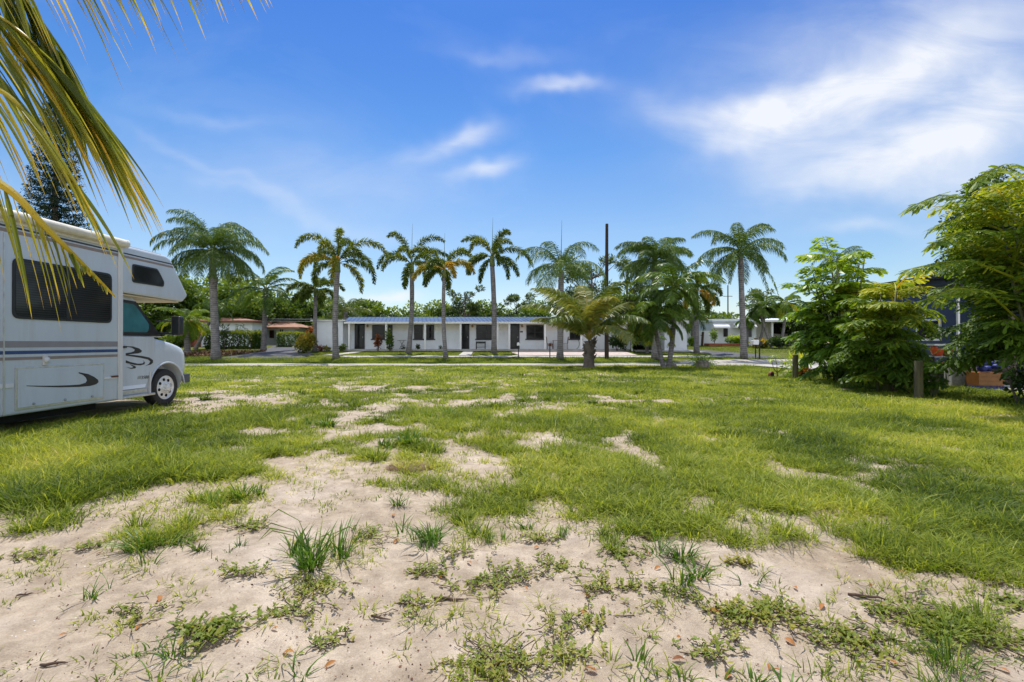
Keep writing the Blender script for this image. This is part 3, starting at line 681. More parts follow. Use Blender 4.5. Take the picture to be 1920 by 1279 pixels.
# ------------------------------------------------------------------ leaf clouds
def leaves_np(P, size, tint, nrm_bias=.5, aspect=.55, out=None, tri=False, droop=0):
    n = len(P)
    a = rng.normal(size=(n, 3)); a /= np.linalg.norm(a, axis=1)[:, None]
    if out is not None: a = a*.8 + out*.6; a /= np.linalg.norm(a, axis=1)[:, None]
    a[:, 2] -= droop; a /= np.linalg.norm(a, axis=1)[:, None]
    b = rng.normal(size=(n, 3)); b[:, 2] *= (1-nrm_bias); b -= a*np.sum(a*b, 1)[:, None]; b /= np.linalg.norm(b, axis=1)[:, None]
    s = (size*rng.uniform(.6, 1.35, n))[:, None]
    v0 = P; v1 = P + a*s*.5 + b*s*aspect*.5; v2 = P + a*s; v3 = P + a*s*.5 - b*s*aspect*.5
    V = np.stack([v0, v1, v2, v3], 1).reshape(-1, 3)
    i = np.arange(n)*4
    return V, np.stack([i, i+1, i+2, i+3], 1), np.repeat(np.clip(tint, 0, 1), 4)
def blob_points(c, r, n, shell=.55):
    d = rng.normal(size=(n, 3)); d /= np.linalg.norm(d, axis=1)[:, None]
    k = (shell + (1-shell)*rng.random(n)**.6)
    bump = 1 + .28*(fbm(d[:,0]*1.7+c[0], d[:,1]*1.7+d[:,2]*2.3+c[2], 1.6, 7, 3)-.5)*2
    return np.asarray(c) + d*np.asarray(r)*(k*bump)[:, None], d
def broadtree(label, px, top_y, D, hw, style='broad', nleaf=4200, lsize=.34, seed=0, name='shade_tree', group=None, base=None, low=.25, nclump=16, tmul=1.0, cat='tree', flat=False, tb=0.0):
    rs = np.random.default_rng(seed); X = gx(px, D); z = terr(D) if base is None else base
    H = gz(top_y, D) - z; W = hw*D/F
    root = thing(name, label, cat, (X, D, z), 0, group)
    tm = M['pine_bark'] if style == 'pine' else M['tree_bark']
    cl = []
    for i in range(nclump):
        a = rs.uniform(0, 6.28); rr_ = math.sqrt(rs.random())*.8
        if flat: h = rs.uniform(.72, .96)
        elif style == 'pine': h = rs.uniform(low, .97)
        else: h = low + (1-low)*(.15+.78*rs.random())*(1-.35*rr_)
        env = 1 if style == 'pine' else (1-.25*h)
        c = np.array([math.cos(a)*rr_*W*env, math.sin(a)*rr_*W*env*.85, H*h])
        s = (.22 if style == 'pine' else .40)*rs.uniform(.75, 1.25)
        r = np.array([W*s, W*s, min(W*s, H*.3)*(.5 if (style == 'pine' or flat) else .72)])
        c[2] = min(c[2], H-r[2]*.9)
        cl.append((c, r))
    tb_ = MB()
    n1 = 8; bend = rs.uniform(-.06, .06, 2)*W
    spine = [Vector((bend[0]*math.sin(i/n1*3), bend[1]*math.sin(i/n1*2.3), H*.86*i/n1)) for i in range(n1+1)]
    r0 = .045*H*(.55 if style == 'pine' else 1)
    tb_.tube(spine, [r0*(1-.8*i/n1) for i in range(n1+1)], 8)
    for c, r in cl:
        s0 = max(.2, min(.9, c[2]/H-.18)); k = sample(spine, s0/.86 if s0 < .86 else 1)
        e = Vector(c); mid = k.lerp(e, .5) + Vector((0, 0, -.04*H if style == 'pine' else .03*H))
        tb_.tube([k, mid, e], [r0*.34, r0*.2, r0*.06], 5)
    tb_.build('trunk', tm, root, smooth=True)
    Ps = []; Ts = []; Os = []
    vol = np.array([np.prod(r)**(2/3) for _, r in cl]); vol /= vol.sum()
    for (c, r), w in zip(cl, vol):
        n = max(20, int(nleaf*w)); P, d = blob_points(c, r, n, .45)
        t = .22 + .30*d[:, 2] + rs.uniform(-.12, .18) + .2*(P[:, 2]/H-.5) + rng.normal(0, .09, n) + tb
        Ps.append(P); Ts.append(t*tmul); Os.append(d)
    P = np.concatenate(Ps); k = P[:, 2] > .1; P = P[k]; O = np.concatenate(Os)[k]; T = np.concatenate(Ts)[k]
    V, Q, T = leaves_np(P, lsize, T, .45, .30 if style == 'pine' else .6, O)
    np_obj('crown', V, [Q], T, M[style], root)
    return root
BG = 'trees behind the houses'
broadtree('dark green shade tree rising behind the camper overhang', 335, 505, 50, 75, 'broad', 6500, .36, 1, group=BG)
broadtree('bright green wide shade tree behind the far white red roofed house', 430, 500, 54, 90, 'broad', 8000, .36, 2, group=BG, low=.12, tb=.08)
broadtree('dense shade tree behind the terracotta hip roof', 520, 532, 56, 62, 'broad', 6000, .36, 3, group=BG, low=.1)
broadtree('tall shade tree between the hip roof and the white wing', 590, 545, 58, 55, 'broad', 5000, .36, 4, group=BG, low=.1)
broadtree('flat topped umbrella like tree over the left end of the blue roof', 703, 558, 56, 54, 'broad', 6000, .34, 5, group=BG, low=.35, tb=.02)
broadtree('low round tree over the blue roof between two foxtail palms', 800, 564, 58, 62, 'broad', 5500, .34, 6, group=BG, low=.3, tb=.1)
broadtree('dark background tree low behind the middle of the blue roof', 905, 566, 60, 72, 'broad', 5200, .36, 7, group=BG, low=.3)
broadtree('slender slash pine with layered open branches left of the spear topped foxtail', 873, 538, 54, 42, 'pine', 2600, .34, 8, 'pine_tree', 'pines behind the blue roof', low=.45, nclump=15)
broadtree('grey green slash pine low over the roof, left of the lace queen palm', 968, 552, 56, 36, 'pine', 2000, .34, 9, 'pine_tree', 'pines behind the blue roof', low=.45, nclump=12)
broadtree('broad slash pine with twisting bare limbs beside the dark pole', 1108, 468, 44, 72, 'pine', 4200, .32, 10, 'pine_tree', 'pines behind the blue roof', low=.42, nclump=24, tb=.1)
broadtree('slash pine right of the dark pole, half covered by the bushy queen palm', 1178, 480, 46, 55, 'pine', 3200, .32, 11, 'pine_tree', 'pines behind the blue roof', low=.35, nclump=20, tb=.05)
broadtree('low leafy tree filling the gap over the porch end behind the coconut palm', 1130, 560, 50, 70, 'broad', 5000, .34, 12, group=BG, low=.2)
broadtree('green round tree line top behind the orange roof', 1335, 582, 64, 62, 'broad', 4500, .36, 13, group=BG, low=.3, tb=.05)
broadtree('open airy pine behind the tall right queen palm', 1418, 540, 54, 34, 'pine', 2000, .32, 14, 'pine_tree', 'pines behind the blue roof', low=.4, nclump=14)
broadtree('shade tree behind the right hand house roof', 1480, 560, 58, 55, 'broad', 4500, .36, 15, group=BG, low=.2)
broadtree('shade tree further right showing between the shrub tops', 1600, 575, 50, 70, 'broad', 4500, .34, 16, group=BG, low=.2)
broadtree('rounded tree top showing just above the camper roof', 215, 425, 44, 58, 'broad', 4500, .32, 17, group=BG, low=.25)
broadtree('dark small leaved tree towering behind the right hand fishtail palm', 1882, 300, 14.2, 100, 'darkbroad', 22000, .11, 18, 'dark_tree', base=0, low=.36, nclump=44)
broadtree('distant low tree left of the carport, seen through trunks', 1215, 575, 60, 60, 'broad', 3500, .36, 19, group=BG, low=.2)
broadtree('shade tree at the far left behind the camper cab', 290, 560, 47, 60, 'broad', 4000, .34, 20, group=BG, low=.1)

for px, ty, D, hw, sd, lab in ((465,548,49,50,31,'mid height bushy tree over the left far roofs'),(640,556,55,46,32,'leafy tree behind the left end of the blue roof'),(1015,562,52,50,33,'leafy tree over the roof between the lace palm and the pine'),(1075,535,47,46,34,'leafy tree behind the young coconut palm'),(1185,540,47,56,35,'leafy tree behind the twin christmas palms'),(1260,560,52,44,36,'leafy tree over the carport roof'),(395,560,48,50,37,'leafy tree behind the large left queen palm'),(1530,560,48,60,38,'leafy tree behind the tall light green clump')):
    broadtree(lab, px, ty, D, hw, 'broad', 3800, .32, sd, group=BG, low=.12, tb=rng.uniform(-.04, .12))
# norfolk pine: tiers of level branches
def norfolk():
    D = 36; px = 102; X = gx(px, D); z = terr(D); H = gz(165, D) - z
    root = thing('norfolk_pine', 'tall dark norfolk pine with level tiers standing behind the camper', 'tree', (X, D, z))
    t = MB(); t.tube([(0,0,0), (0,0,H*.5), (0,0,H)], [.34,.2,.03], 8); t.build('trunk', M['tree_bark'], root)
    P = []; T = []; O = []
    rs = np.random.default_rng(3)
    nt_ = 26
    for i in range(nt_):
        h = H*(.24 + .75*i/nt_); L = 2.5*(1-(i/nt_))**.8 + .2
        nb = 7
        for k in range(nb):
            a = k*6.283/nb + i*.5 + rs.uniform(-.15, .15)
            n = int(130*L)
            s = rs.random(n)**.7
            w = rs.normal(0, .16, n)*(.4+s)
            x = np.cos(a)*L*s - np.sin(a)*w; y = np.sin(a)*L*s + np.cos(a)*w
            zz = h - .25*L*s + .35*L*s**2 + rs.normal(0, .07, n)
            P.append(np.stack([x, y, zz], 1)); T.append(.3+.3*rs.random(n)); O.append(np.tile([math.cos(a), math.sin(a), .2], (n, 1)))
    V, Q, T = leaves_np(np.concatenate(P), .20, np.concatenate(T), .3, .3, np.concatenate(O))
    np_obj('crown', V, [Q], T, M['norfolk'], root)
norfolk()

# hedges, crotons, shrubs ---------------------------------------------------
def shrub(name, label, cat, x, d, w, dep, h, mat, n, ls, boxy=False, group=None, tb=0.0, stems=3, aspect=.55, z0=None):
    z = terr(d) if z0 is None else z0
    root = thing(name, label, cat, (x, d, z), 0, group)
    if boxy:
        u = rng.uniform(-1, 1, (n, 3)); ax = rng.integers(0, 3, n); k = rng.random(n) < .8
        for i in range(3):
            m_ = k & (ax == i); u[m_, i] = np.sign(u[m_, i])*rng.uniform(.82, 1.04, m_.sum())
        bmp = .08*(fbm(u[:,0]*3, u[:,1]*3+u[:,2]*2, 1.5, 4)-.5)
        P = np.stack([u[:,0]*w*.5*(1+bmp), u[:,1]*dep*.5*(1+bmp), (u[:,2]*.5+.53)*h*(1+bmp)], 1); O = u/np.linalg.norm(u, axis=1)[:, None]
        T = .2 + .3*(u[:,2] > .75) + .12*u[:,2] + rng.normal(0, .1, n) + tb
    else:
        Ps = []; Os = []; Ts = []
        K = 9
        for i in range(K):
            a = rng.uniform(0, 6.28); q_ = math.sqrt(rng.random())*.62
            c = np.array([math.cos(a)*q_*w*.5, math.sin(a)*q_*dep*.5, h*rng.uniform(.3, .74)])
            P, d_ = blob_points(c, (w*.22, dep*.22, h*.26), n//K, .4); Ps.append(P); Os.append(d_)
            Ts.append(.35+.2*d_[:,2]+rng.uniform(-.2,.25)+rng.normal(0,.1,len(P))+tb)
        P = np.concatenate(Ps); O = np.concatenate(Os); T = np.concatenate(Ts)
        P[:,2] = np.maximum(P[:,2], .03)
    V, Q, T = leaves_np(P, ls, T, .3, aspect, O)
    np_obj('foliage', V, [Q], T, mat, root)
    st = MB()
    for i in range(stems):
        a = rng.uniform(0, 6.28); st.tube([(rng.uniform(-.05,.05)*w*(0 if stems < 4 else 1), 0, -.03), (math.cos(a)*w*.2, math.sin(a)*dep*.2, h*.6)], [.03, .012], 5)
    st.build('stem', M['tree_bark'], root)
    return root
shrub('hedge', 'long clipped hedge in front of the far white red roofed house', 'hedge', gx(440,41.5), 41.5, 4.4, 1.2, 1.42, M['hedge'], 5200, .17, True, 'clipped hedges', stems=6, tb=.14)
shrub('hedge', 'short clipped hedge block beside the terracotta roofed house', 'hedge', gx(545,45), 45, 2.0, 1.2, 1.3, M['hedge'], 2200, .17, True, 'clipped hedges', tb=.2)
shrub('croton_bush', 'yellow croton bush at the corner of the white wing lawn', 'shrub', gx(570,37), 37, 1.8, 1.4, 1.6, M['croton'], 1300, .22, tb=.05)
shrub('croton_bush', 'tall green and red croton against the white wing corner', 'shrub', gx(583,39.5), 39.5, .9, .9, 2.1, M['redleaf'], 500, .22, tb=-.2)
shrub('bromeliad', 'small red spiky plant at the foot of the white wing', 'plant', gx(600,38.3), 38.3, .7, .5, .45, M['redleaf'], 160, .24, aspect=.25)
shrub('bromeliad', 'small pale plant beside the red one at the white wing foot', 'plant', gx(613,38.3), 38.3, .6, .5, .4, M['croton'], 130, .2, aspect=.3)
shrub('bed_plant', 'dark green low plant between the wing and the first porch post', 'plant', gx(643,38.6), 38.6, .7, .5, .55, M['broad'], 200, .2, aspect=.35)
shrub('porch_shrub', 'upright orange leaved shrub below the first porch window', 'plant', gx(709,38.6), 38.6, .75, .6, 1.45, M['redleaf'], 220, .2, tb=-.1, stems=5)
shrub('porch_shrub', 'taller leggy green shrub leaning on the second porch post', 'plant', gx(731,38.6), 38.6, .9, .6, 1.95, M['adonidia'], 300, .2, stems=6)
shrub('bed_plant', 'small dark ball plant under the paired windows', 'plant', gx(783,39.2), 39.2, .35, .35, .5, M['darkbroad'], 120, .14)
shrub('bed_plant', 'tiny dark plant against the blank porch wall', 'plant', gx(826,39.2), 39.2, .35, .3, .4, M['darkbroad'], 80, .16, aspect=.3)
shrub('bed_plant', 'small plant beside the black bistro table', 'plant', gx(757,39), 39, .4, .3, .4, M['darkbroad'], 90, .16, aspect=.3)
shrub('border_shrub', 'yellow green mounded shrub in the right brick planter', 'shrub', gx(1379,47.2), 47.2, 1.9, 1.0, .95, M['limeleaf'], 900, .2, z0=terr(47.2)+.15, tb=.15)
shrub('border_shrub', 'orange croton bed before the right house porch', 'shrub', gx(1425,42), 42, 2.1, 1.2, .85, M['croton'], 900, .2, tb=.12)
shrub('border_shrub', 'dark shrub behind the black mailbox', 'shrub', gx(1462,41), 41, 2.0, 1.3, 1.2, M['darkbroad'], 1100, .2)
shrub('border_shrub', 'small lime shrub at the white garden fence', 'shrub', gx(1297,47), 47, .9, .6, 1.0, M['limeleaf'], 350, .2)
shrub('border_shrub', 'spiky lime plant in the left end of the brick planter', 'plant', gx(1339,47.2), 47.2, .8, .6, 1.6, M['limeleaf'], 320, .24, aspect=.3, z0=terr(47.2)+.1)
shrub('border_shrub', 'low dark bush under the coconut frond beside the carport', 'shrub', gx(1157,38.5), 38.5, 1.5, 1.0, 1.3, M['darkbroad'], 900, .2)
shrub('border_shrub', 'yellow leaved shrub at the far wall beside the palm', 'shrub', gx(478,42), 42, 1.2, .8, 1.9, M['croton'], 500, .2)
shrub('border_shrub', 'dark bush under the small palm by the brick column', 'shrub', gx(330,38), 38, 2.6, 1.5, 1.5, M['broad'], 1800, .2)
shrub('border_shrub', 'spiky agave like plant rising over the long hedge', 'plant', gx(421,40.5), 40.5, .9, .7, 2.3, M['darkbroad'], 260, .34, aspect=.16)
for px in (447, 458):
    shrub('border_shrub', 'dark spiky tuft on top of the long hedge, %s one' % ('left' if px < 450 else 'right'), 'plant', gx(px,42), 42, .6, .5, 2.25, M['darkbroad'], 170, .34, aspect=.16, group='spiky tufts over the hedge')

# ------------------------------------------------------------------ fishtail palms and broad shrubs on the right
def fish_frond(parent, pts, mat, rr, tint, npin, plen, lsz, arch=1.0, wedge=.42):
    b = MB(); n = len(pts)
    b.tube(pts, [.022*(1-.8*i/(n-1)) for i in range(n)], 4, min(1, tint+.2))
    for i in range(npin):
        s = .18 + .8*(i+rr.random()*.5)/npin; p = sample(pts, s); t = (sample(pts, min(1, s+.06))-sample(pts, max(0, s-.06))).normalized()
        sd = t.cross(Vector((0,0,1))); sd = sd.normalized() if sd.length > .05 else Vector((1,0,0))
        for sg in (-1, 1):
            L = plen*(1-.55*s)*rr.uniform(.75, 1.15)
            d = (sd*sg*.8 + t*.65 + Vector((0,0,rr.uniform(-.05,.25)))).normalized()
            pp = [p]; q_ = p.copy()
            for k in range(5):
                d = (d + Vector((0,0,-.13*arch))).normalized(); q_ = q_ + d*L/5; pp.append(q_.copy())
            b.tube(pp, [.006,.005,.005,.004,.003,.002], 3, tint+.1, cap=False)
            nl = max(4, int(L/lsz*3.2))
            for k in range(nl):
                u = .12 + .88*(k+rr.random()*.4)/nl; c = sample(pp, min(u, 1)); e = (sample(pp, min(1, u+.1))-sample(pp, max(0, u-.1))).normalized()
                ss = e.cross(Vector((rr.uniform(-.5,.5), rr.uniform(-.5,.5), 1))).normalized()*(1 if k % 2 else -1)
                ld = (e*.75 + ss*.62 + Vector((0,0,-.28))).normalized(); ln = lsz*rr.uniform(.75, 1.35)
                wv = (e*.8 - ss*.35 + Vector((0,0,rr.uniform(-.35,.35)))).normalized()*ln*wedge*.5
                tip = c+ld*ln; tt = min(1, max(0, tint+rr.gauss(0,.10)))
                b.add([c, c+ld*ln*.6-wv*.85, tip-wv*1.05, tip+ld*ln*.16+wv*.15, tip-ld*ln*.1+wv*.9, c+ld*ln*.5+wv*.7], [(0,1,2,3),(0,3,4,5)], tt)
    return b.build('frond', mat, parent, fix=False)
def fishtail(label, px, D, top_y, hw, nst, nfr, seed, mat, lsz=.2, cat='palm tree', name='fishtail_palm', group=None, low=.22, lean=None, plen=.62, flen=1.7, tb=0.0, wedge=.42):
    rr = random.Random(seed); X = gx(px, D); H = gz(top_y, D); W = hw*D/F
    root = thing(name, label, cat, (X, D, 0), 0, group)
    stems = []
    for i in range(nst):
        a = rr.uniform(0, 6.28); q_ = .16*rr.random()**.5*W
        b0 = Vector((math.cos(a)*q_, math.sin(a)*q_*.7, -.03)); h = H*rr.uniform(.45, .93)
        e = Vector((math.cos(a)*W*rr.uniform(.1,.5) + (lean or 0)*rr.random(), math.sin(a)*W*.35, h)); m_ = b0.lerp(e, .5) - Vector((math.cos(a)*W*.09, 0, 0))
        sb = MB(); pp = [b0, b0.lerp(m_, .5)+Vector((0,0,.02)), m_, e]
        sb.tube(pp, [.045,.04,.036,.02], 7); sb.build('stem', M['stem_green'], root, smooth=True); stems.append(pp)
    for i in range(nfr):
        pp = stems[i % nst]; s = 1.0 if i < nst else rr.uniform(low, 1)
        p = sample(pp, s); az = rr.uniform(0, 6.28); el = rr.uniform(.25, 1.1) if s > .7 else rr.uniform(-.1, .8)
        L = min(flen, W*1.15)*rr.uniform(.75, 1.15)
        pts = rachis_curve(p, az, el, L, rr.uniform(.5, 1.3), 8)
        zmx = max(q.z for q in pts); rel = zmx/H
        if rel > 1.02:
            pts = [q + Vector((0,0,(1.0*H-zmx))) if False else Vector((q.x, q.y, p.z + (q.z-p.z)*max(0, (H*1.0-p.z)/(zmx-p.z+1e-6)))) for q in pts]
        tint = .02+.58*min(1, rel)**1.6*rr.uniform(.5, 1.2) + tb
        if rr.random() < .04: tint += .25
        fish_frond(root, pts, mat, rr, tint, 9, plen, lsz, wedge=wedge)
    return root
SH = 'leafy clumps along the right side of the lot'
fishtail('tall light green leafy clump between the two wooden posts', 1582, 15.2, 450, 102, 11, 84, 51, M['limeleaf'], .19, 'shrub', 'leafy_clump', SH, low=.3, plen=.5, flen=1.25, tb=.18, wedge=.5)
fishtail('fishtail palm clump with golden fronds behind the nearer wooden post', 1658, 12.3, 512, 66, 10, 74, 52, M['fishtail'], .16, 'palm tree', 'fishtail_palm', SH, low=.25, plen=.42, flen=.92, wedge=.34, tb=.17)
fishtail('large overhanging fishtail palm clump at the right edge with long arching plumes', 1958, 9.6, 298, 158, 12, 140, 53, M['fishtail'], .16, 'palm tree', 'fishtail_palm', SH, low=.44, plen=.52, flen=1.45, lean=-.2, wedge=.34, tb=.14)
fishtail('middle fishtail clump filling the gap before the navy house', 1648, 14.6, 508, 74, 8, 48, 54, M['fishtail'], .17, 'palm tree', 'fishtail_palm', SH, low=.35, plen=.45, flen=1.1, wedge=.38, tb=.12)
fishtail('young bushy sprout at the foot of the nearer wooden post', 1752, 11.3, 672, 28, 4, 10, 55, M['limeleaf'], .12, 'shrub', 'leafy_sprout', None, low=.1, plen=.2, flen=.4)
# reaching plume of the edge palm
rr = random.Random(77); edge = [o for o in C.objects if o.get('label', '').startswith('large overhanging')][0]
off = edge.location
for (a, b_, c, e) in (((1900,410,9.4),(1830,372,9.3),(1760,366,9.2),(1705,388,9.1)), ((1915,345,9.4),(1880,310,9.2),(1850,325,9.0),(1822,345,8.9)), ((1900,520,9.4),(1820,488,9.2),(1760,492,9.0),(1700,506,8.9)), ((1910,600,9.4),(1850,545,9.1),(1790,540,8.9),(1735,562,8.8)), ((1905,470,9.4),(1850,432,9.2),(1795,436,9.1),(1748,458,9.0))):
    k = [Vector((gx(p[0],p[2]), p[2], gz(p[1],p[2])))-off for p in (a, b_, c, e)]
    pts = [k[0].lerp(k[1], t/3) for t in range(3)] + [k[1].lerp(k[2], t/3) for t in range(3)] + [k[2].lerp(k[3], t/3) for t in range(4)]
    fish_frond(edge, pts, M['fishtail'], rr, .46, 22, .34, .17, wedge=.32)
shrub('ground_shrub', 'dark low undergrowth at the foot of the tall light green clump', 'shrub', gx(1575,15), 15, 1.3, 1.0, .75, M['broad'], 900, .11, tb=-.12, z0=0)
shrub('ground_shrub', 'dark undergrowth at the foot of the golden fishtail clump', 'shrub', gx(1678,12.2), 12.2, 1.15, .9, 1.0, M['broad'], 1300, .10, tb=-.1, z0=0)
shrub('ground_shrub', 'dark undergrowth below the edge palm at far right', 'shrub', gx(1912,9.4), 9.4, .9, .8, 1.0, M['darkbroad'], 800, .10, tb=.05, z0=0)
shrub('spider_plant', 'arching lime spider plant beside the farther wooden post', 'plant', gx(1500,17.6), 17.6, 1.1, .8, .95, M['limeleaf'], 260, .42, aspect=.10, tb=.25, z0=0)
shrub('bromeliad', 'red leaved plant at the foot of the farther wooden post', 'plant', gx(1508,17.2), 17.2, .5, .4, .4, M['redleaf'], 120, .15, aspect=.3, tb=-.4, z0=0)

# ------------------------------------------------------------------ motorhome
def round_poly(pts, r, seg=4):
    out = []; n = len(pts)
    for i in range(n):
        p0 = Vector(pts[i-1]); p = Vector(pts[i]); p1 = Vector(pts[(i+1) % n])
        a = (p0-p); b = (p1-p); k = min(r, a.length*.45, b.length*.45)
        A = p + a.normalized()*k; B = p + b.normalized()*k
        for j in range(seg+1):
            t = j/seg; out.append(tuple(A*(1-t)**2 + p*2*t*(1-t) + B*t*t))
    return out
RVX, CABX = -6.86, -6.98
root = thing('motorhome', 'white motorhome with striped side and dark windows parked at the left of the lot', 'motorhome', (RVX, 6.5, 0))
O_ = Vector((RVX, 6.5, 0))
def side(X):                                        # (u along the lot, z) on a plane x = X, w grows outwards
    return lambda u, z, w: (X - O_.x + w, u - O_.y, z)
def P(px, py, X=RVX):                               # picture place -> (u, z) on the side plane
    d = F*(-X)/(CX-px); return (d, gz(py, d))
def slab(poly, X, w, name, mat, par=root, bevel=0, tint=.5, smooth=False):
    b = MB(); b.prism(poly, side(X), w, tint); return b.build(name, mat, par, bevel=bevel, smooth=smooth)
coach = [(1.6,.27),(8.43,.27),(8.43,2.16),(10.02,2.13),(10.16,2.27),(9.64,2.96),(9.50,3.0),(1.6,3.0)]
b = MB(); b.prism(coach, side(RVX), -2.36); body = b.build('coach_body', M['rv_white'], root, bevel=.05, bseg=4, smooth=True)
slab([(8.46,2.118),(9.95,2.10),(9.95,2.125),(8.46,2.146)], RVX-.06, -2.22, 'overcab_underside', M['rv_under'])
slab([(1.8,.14),(8.2,.14),(8.2,.268),(1.8,.268)], RVX-.25, -1.8, 'chassis', M['under'])
def stripe(z0, z1, mat, u0=1.7, u1=8.36, nm='stripe'): return slab([(u0,z0),(u1,z0),(u1,z1),(u0,z1)], RVX, .003, nm, mat)
stripe(1.205, 1.295, M['grey_decal']); stripe(1.112, 1.160, M['blue_decal']); stripe(1.030, 1.072, M['brown_decal'])
stripe(2.845, 2.872, M['black_decal']); stripe(2.775, 2.825, M['brown_decal'])
slab([(8.47,2.845),(9.70,2.845),(9.685,2.868),(8.47,2.868)], RVX, .003, 'stripe', M['black_decal'])
slab([(8.47,2.78),(9.72,2.78),(9.70,2.82),(8.47,2.82)], RVX, .003, 'stripe', M['brown_decal'])
# corner and seams
slab([(8.345,.275),(8.44,.275),(8.44,2.93),(8.345,2.93)], RVX, .022, 'corner_trim', M['rv_trim'], bevel=.008)
slab([(6.465,.29),(6.482,.29),(6.482,2.76),(6.465,2.76)], RVX, .012, 'seam_trim', M['alu'])
slab([(8.06,.655),(8.335,.655),(8.335,.70),(8.06,.70)], RVX, .016, 'rub_rail', M['rv_trim'], bevel=.006)
slab([(1.7,.655),(6.46,.655),(6.46,.715),(1.7,.715)], RVX, .016, 'rub_rail', M['rv_trim'], bevel=.006)
slab([(6.49,.655),(6.60,.655),(6.60,.715),(6.49,.715)], RVX, .016, 'rub_rail', M['rv_trim'], bevel=.006)
# awning roll
b = MB(); b.tube([(.06,1.9-6.5,3.01),(.06,8.42-6.5,3.01)], [.07,.07], 14)
b.box(-.02,.03,1.85-6.5,8.42-6.5,2.90,2.985)
aw = b.build('awning_roll', M['awning'], root, smooth='auto')
b = MB(); b.tube([(.06,8.42-6.5,3.01),(.06,8.455-6.5,3.01)], [.076,.076], 14); b.build('end_cap', M['rv_trim'], aw, smooth='auto')
b = MB(); b.box(-2.3,-.06,1.65-6.5,9.45-6.5,2.99,3.02); b.build('roof_skin', M['rv_trim'], root)
# windows
def rvwin(poly, X, name, par, r=.09, inset=.035, div=None, glass='glass_blind'):
    o = round_poly(poly, r); c = Vector((sum(p[0] for p in poly)/len(poly), sum(p[1] for p in poly)/len(poly)))
    inn = []
    for p in poly:
        v = Vector(p)-c; inn.append(tuple(c + Vector((v.x*(1-inset/abs(v.x) if abs(v.x) > inset else 1), v.y*(1-inset/abs(v.y))))))
    fr = slab(o, X, .018, name, M['dark_trim'], par, bevel=.004)
    g_ = slab(round_poly(inn, r*.8), X+.018, .003, 'pane', M[glass], fr)
    if div:
        slab([(div-.03,inn[0][1]+.005),(div+.03,inn[0][1]+.005),(div+.03,inn[2][1]-.005),(div-.03,inn[2][1]-.005)], X+.021, .006, 'mullion', M['dark_trim'], fr)
    return fr
rvwin([(6.58,1.605),(8.21,1.605),(8.21,2.45),(6.58,2.45)], RVX, 'window', root, .10, div=7.39)
rvwin([(8.66,2.365),(9.43,2.37),(9.45,2.46),(9.27,2.70),(8.66,2.70)], RVX, 'window', root, .05, .028, glass='glass')
# storage compartment
comp = [P(28,769), P(192.5,748), P(193.5,681.5), P(29,688)]
u0, u1 = 6.62, 8.06
fr = slab([(u0,.335),(u1,.335),(u1,.93),(u0,.93)], RVX, .014, 'compartment_frame', M['alu'], bevel=.004)
dr = slab([(u0+.03,.365),(u1-.03,.365),(u1-.03,.90),(u0+.03,.90)], RVX+.014, .008, 'compartment_door', M['rv_white'], bevel=.004)
Z = lambda L, X: [P(x/5.33, 600+y/5.33, X) for x, y in L]
sw = [(265,655),(268,661),(400,668),(600,673),(780,670),(900,660),(960,643),(985,622),(980,598),(940,568),(880,540),(790,523),(783,530),(830,550),(860,578),(870,605),(855,628),(800,645),(700,652),(550,657),(400,657)]
slab(Z(sw, RVX+.022), RVX+.022, .003, 'swoosh_decal', M['black_decal'], dr)
for px in (60, 119, 170):
    u, z = P(px, 757-(px-60)*.13); b = MB(); b.lathe([(.0,.03),(.016,.026),(.02,0)], (.014, u-6.5, .40), 8, 'x'); b.build('latch', M['steel'], dr)
u, z = P(83, 675); b = MB(); b.box(.0,.03,u-6.53,u-6.47,.945,1.10); b.lathe([(.045,0),(.045,.02),(.02,.035)], (.03,u-6.5,1.02), 12, 'x'); b.build('catch', M['rv_trim'], root, bevel=.006)
b = MB(); b.box(-.01,.02,8.20-6.5,8.36-6.5,.675,.705); b.build('rust_stain', M['rust'], root, bevel=.004)
# cab: lofted body
def cab_outline(z):
    # nose reach, half width, corner radius at height z
    Lr = np.interp(z, [.30,.45,.62,.80,1.0,1.10,1.18,1.26,1.32,1.37,1.40], [10.42,10.50,10.55,10.56,10.55,10.52,10.42,10.18,9.92,9.66,9.50])
    w = np.interp(z, [.30,.5,.8,1.1,1.25,1.40], [.955,.985,1.0,.995,.975,.94])
    return Lr, w
zs = [.30,.36,.45,.55,.70,.85,1.0,1.06,1.12,1.17,1.21,1.25,1.29,1.32,1.35,1.375,1.395]
cx = CABX - 1.0
ring = []; NP = 0
V = []; Fq = []
for z in zs:
    Lr, w = cab_outline(z); rc = .46; pts = []
    for u in np.linspace(8.2, Lr-rc, 12): pts.append((w, u))
    for k in range(1, 9):
        a = k/9*math.pi/2; pts.append((w-rc+rc*math.cos(a) if True else 0, Lr-rc+rc*math.sin(a)))
    for x in np.linspace(w-rc, -(w-rc), 10): pts.append((x, Lr + .03*(1-(x/(w-rc))**2)))
    left = [(-x, y) for x, y in pts[:20]][::-1]; pts = pts + left
    NP = len(pts); V += [(cx+x-O_.x, u-O_.y, z) for x, u in pts]
for i in range(len(zs)-1):
    for k in range(NP-1): Fq.append((i*NP+k, i*NP+k+1, (i+1)*NP+k+1, (i+1)*NP+k))
    Fq.append((i*NP+NP-1, i*NP, (i+1)*NP, (i+1)*NP+NP-1))
Fq.append(tuple(range(NP))); Fq.append(tuple((len(zs)-1)*NP+k for k in range(NP)))
b = MB(); b.add(V, Fq); cab = b.build('cab_body', M['rv_white'], root, smooth=True)
cut = MB()
WC = (9.73, .372)
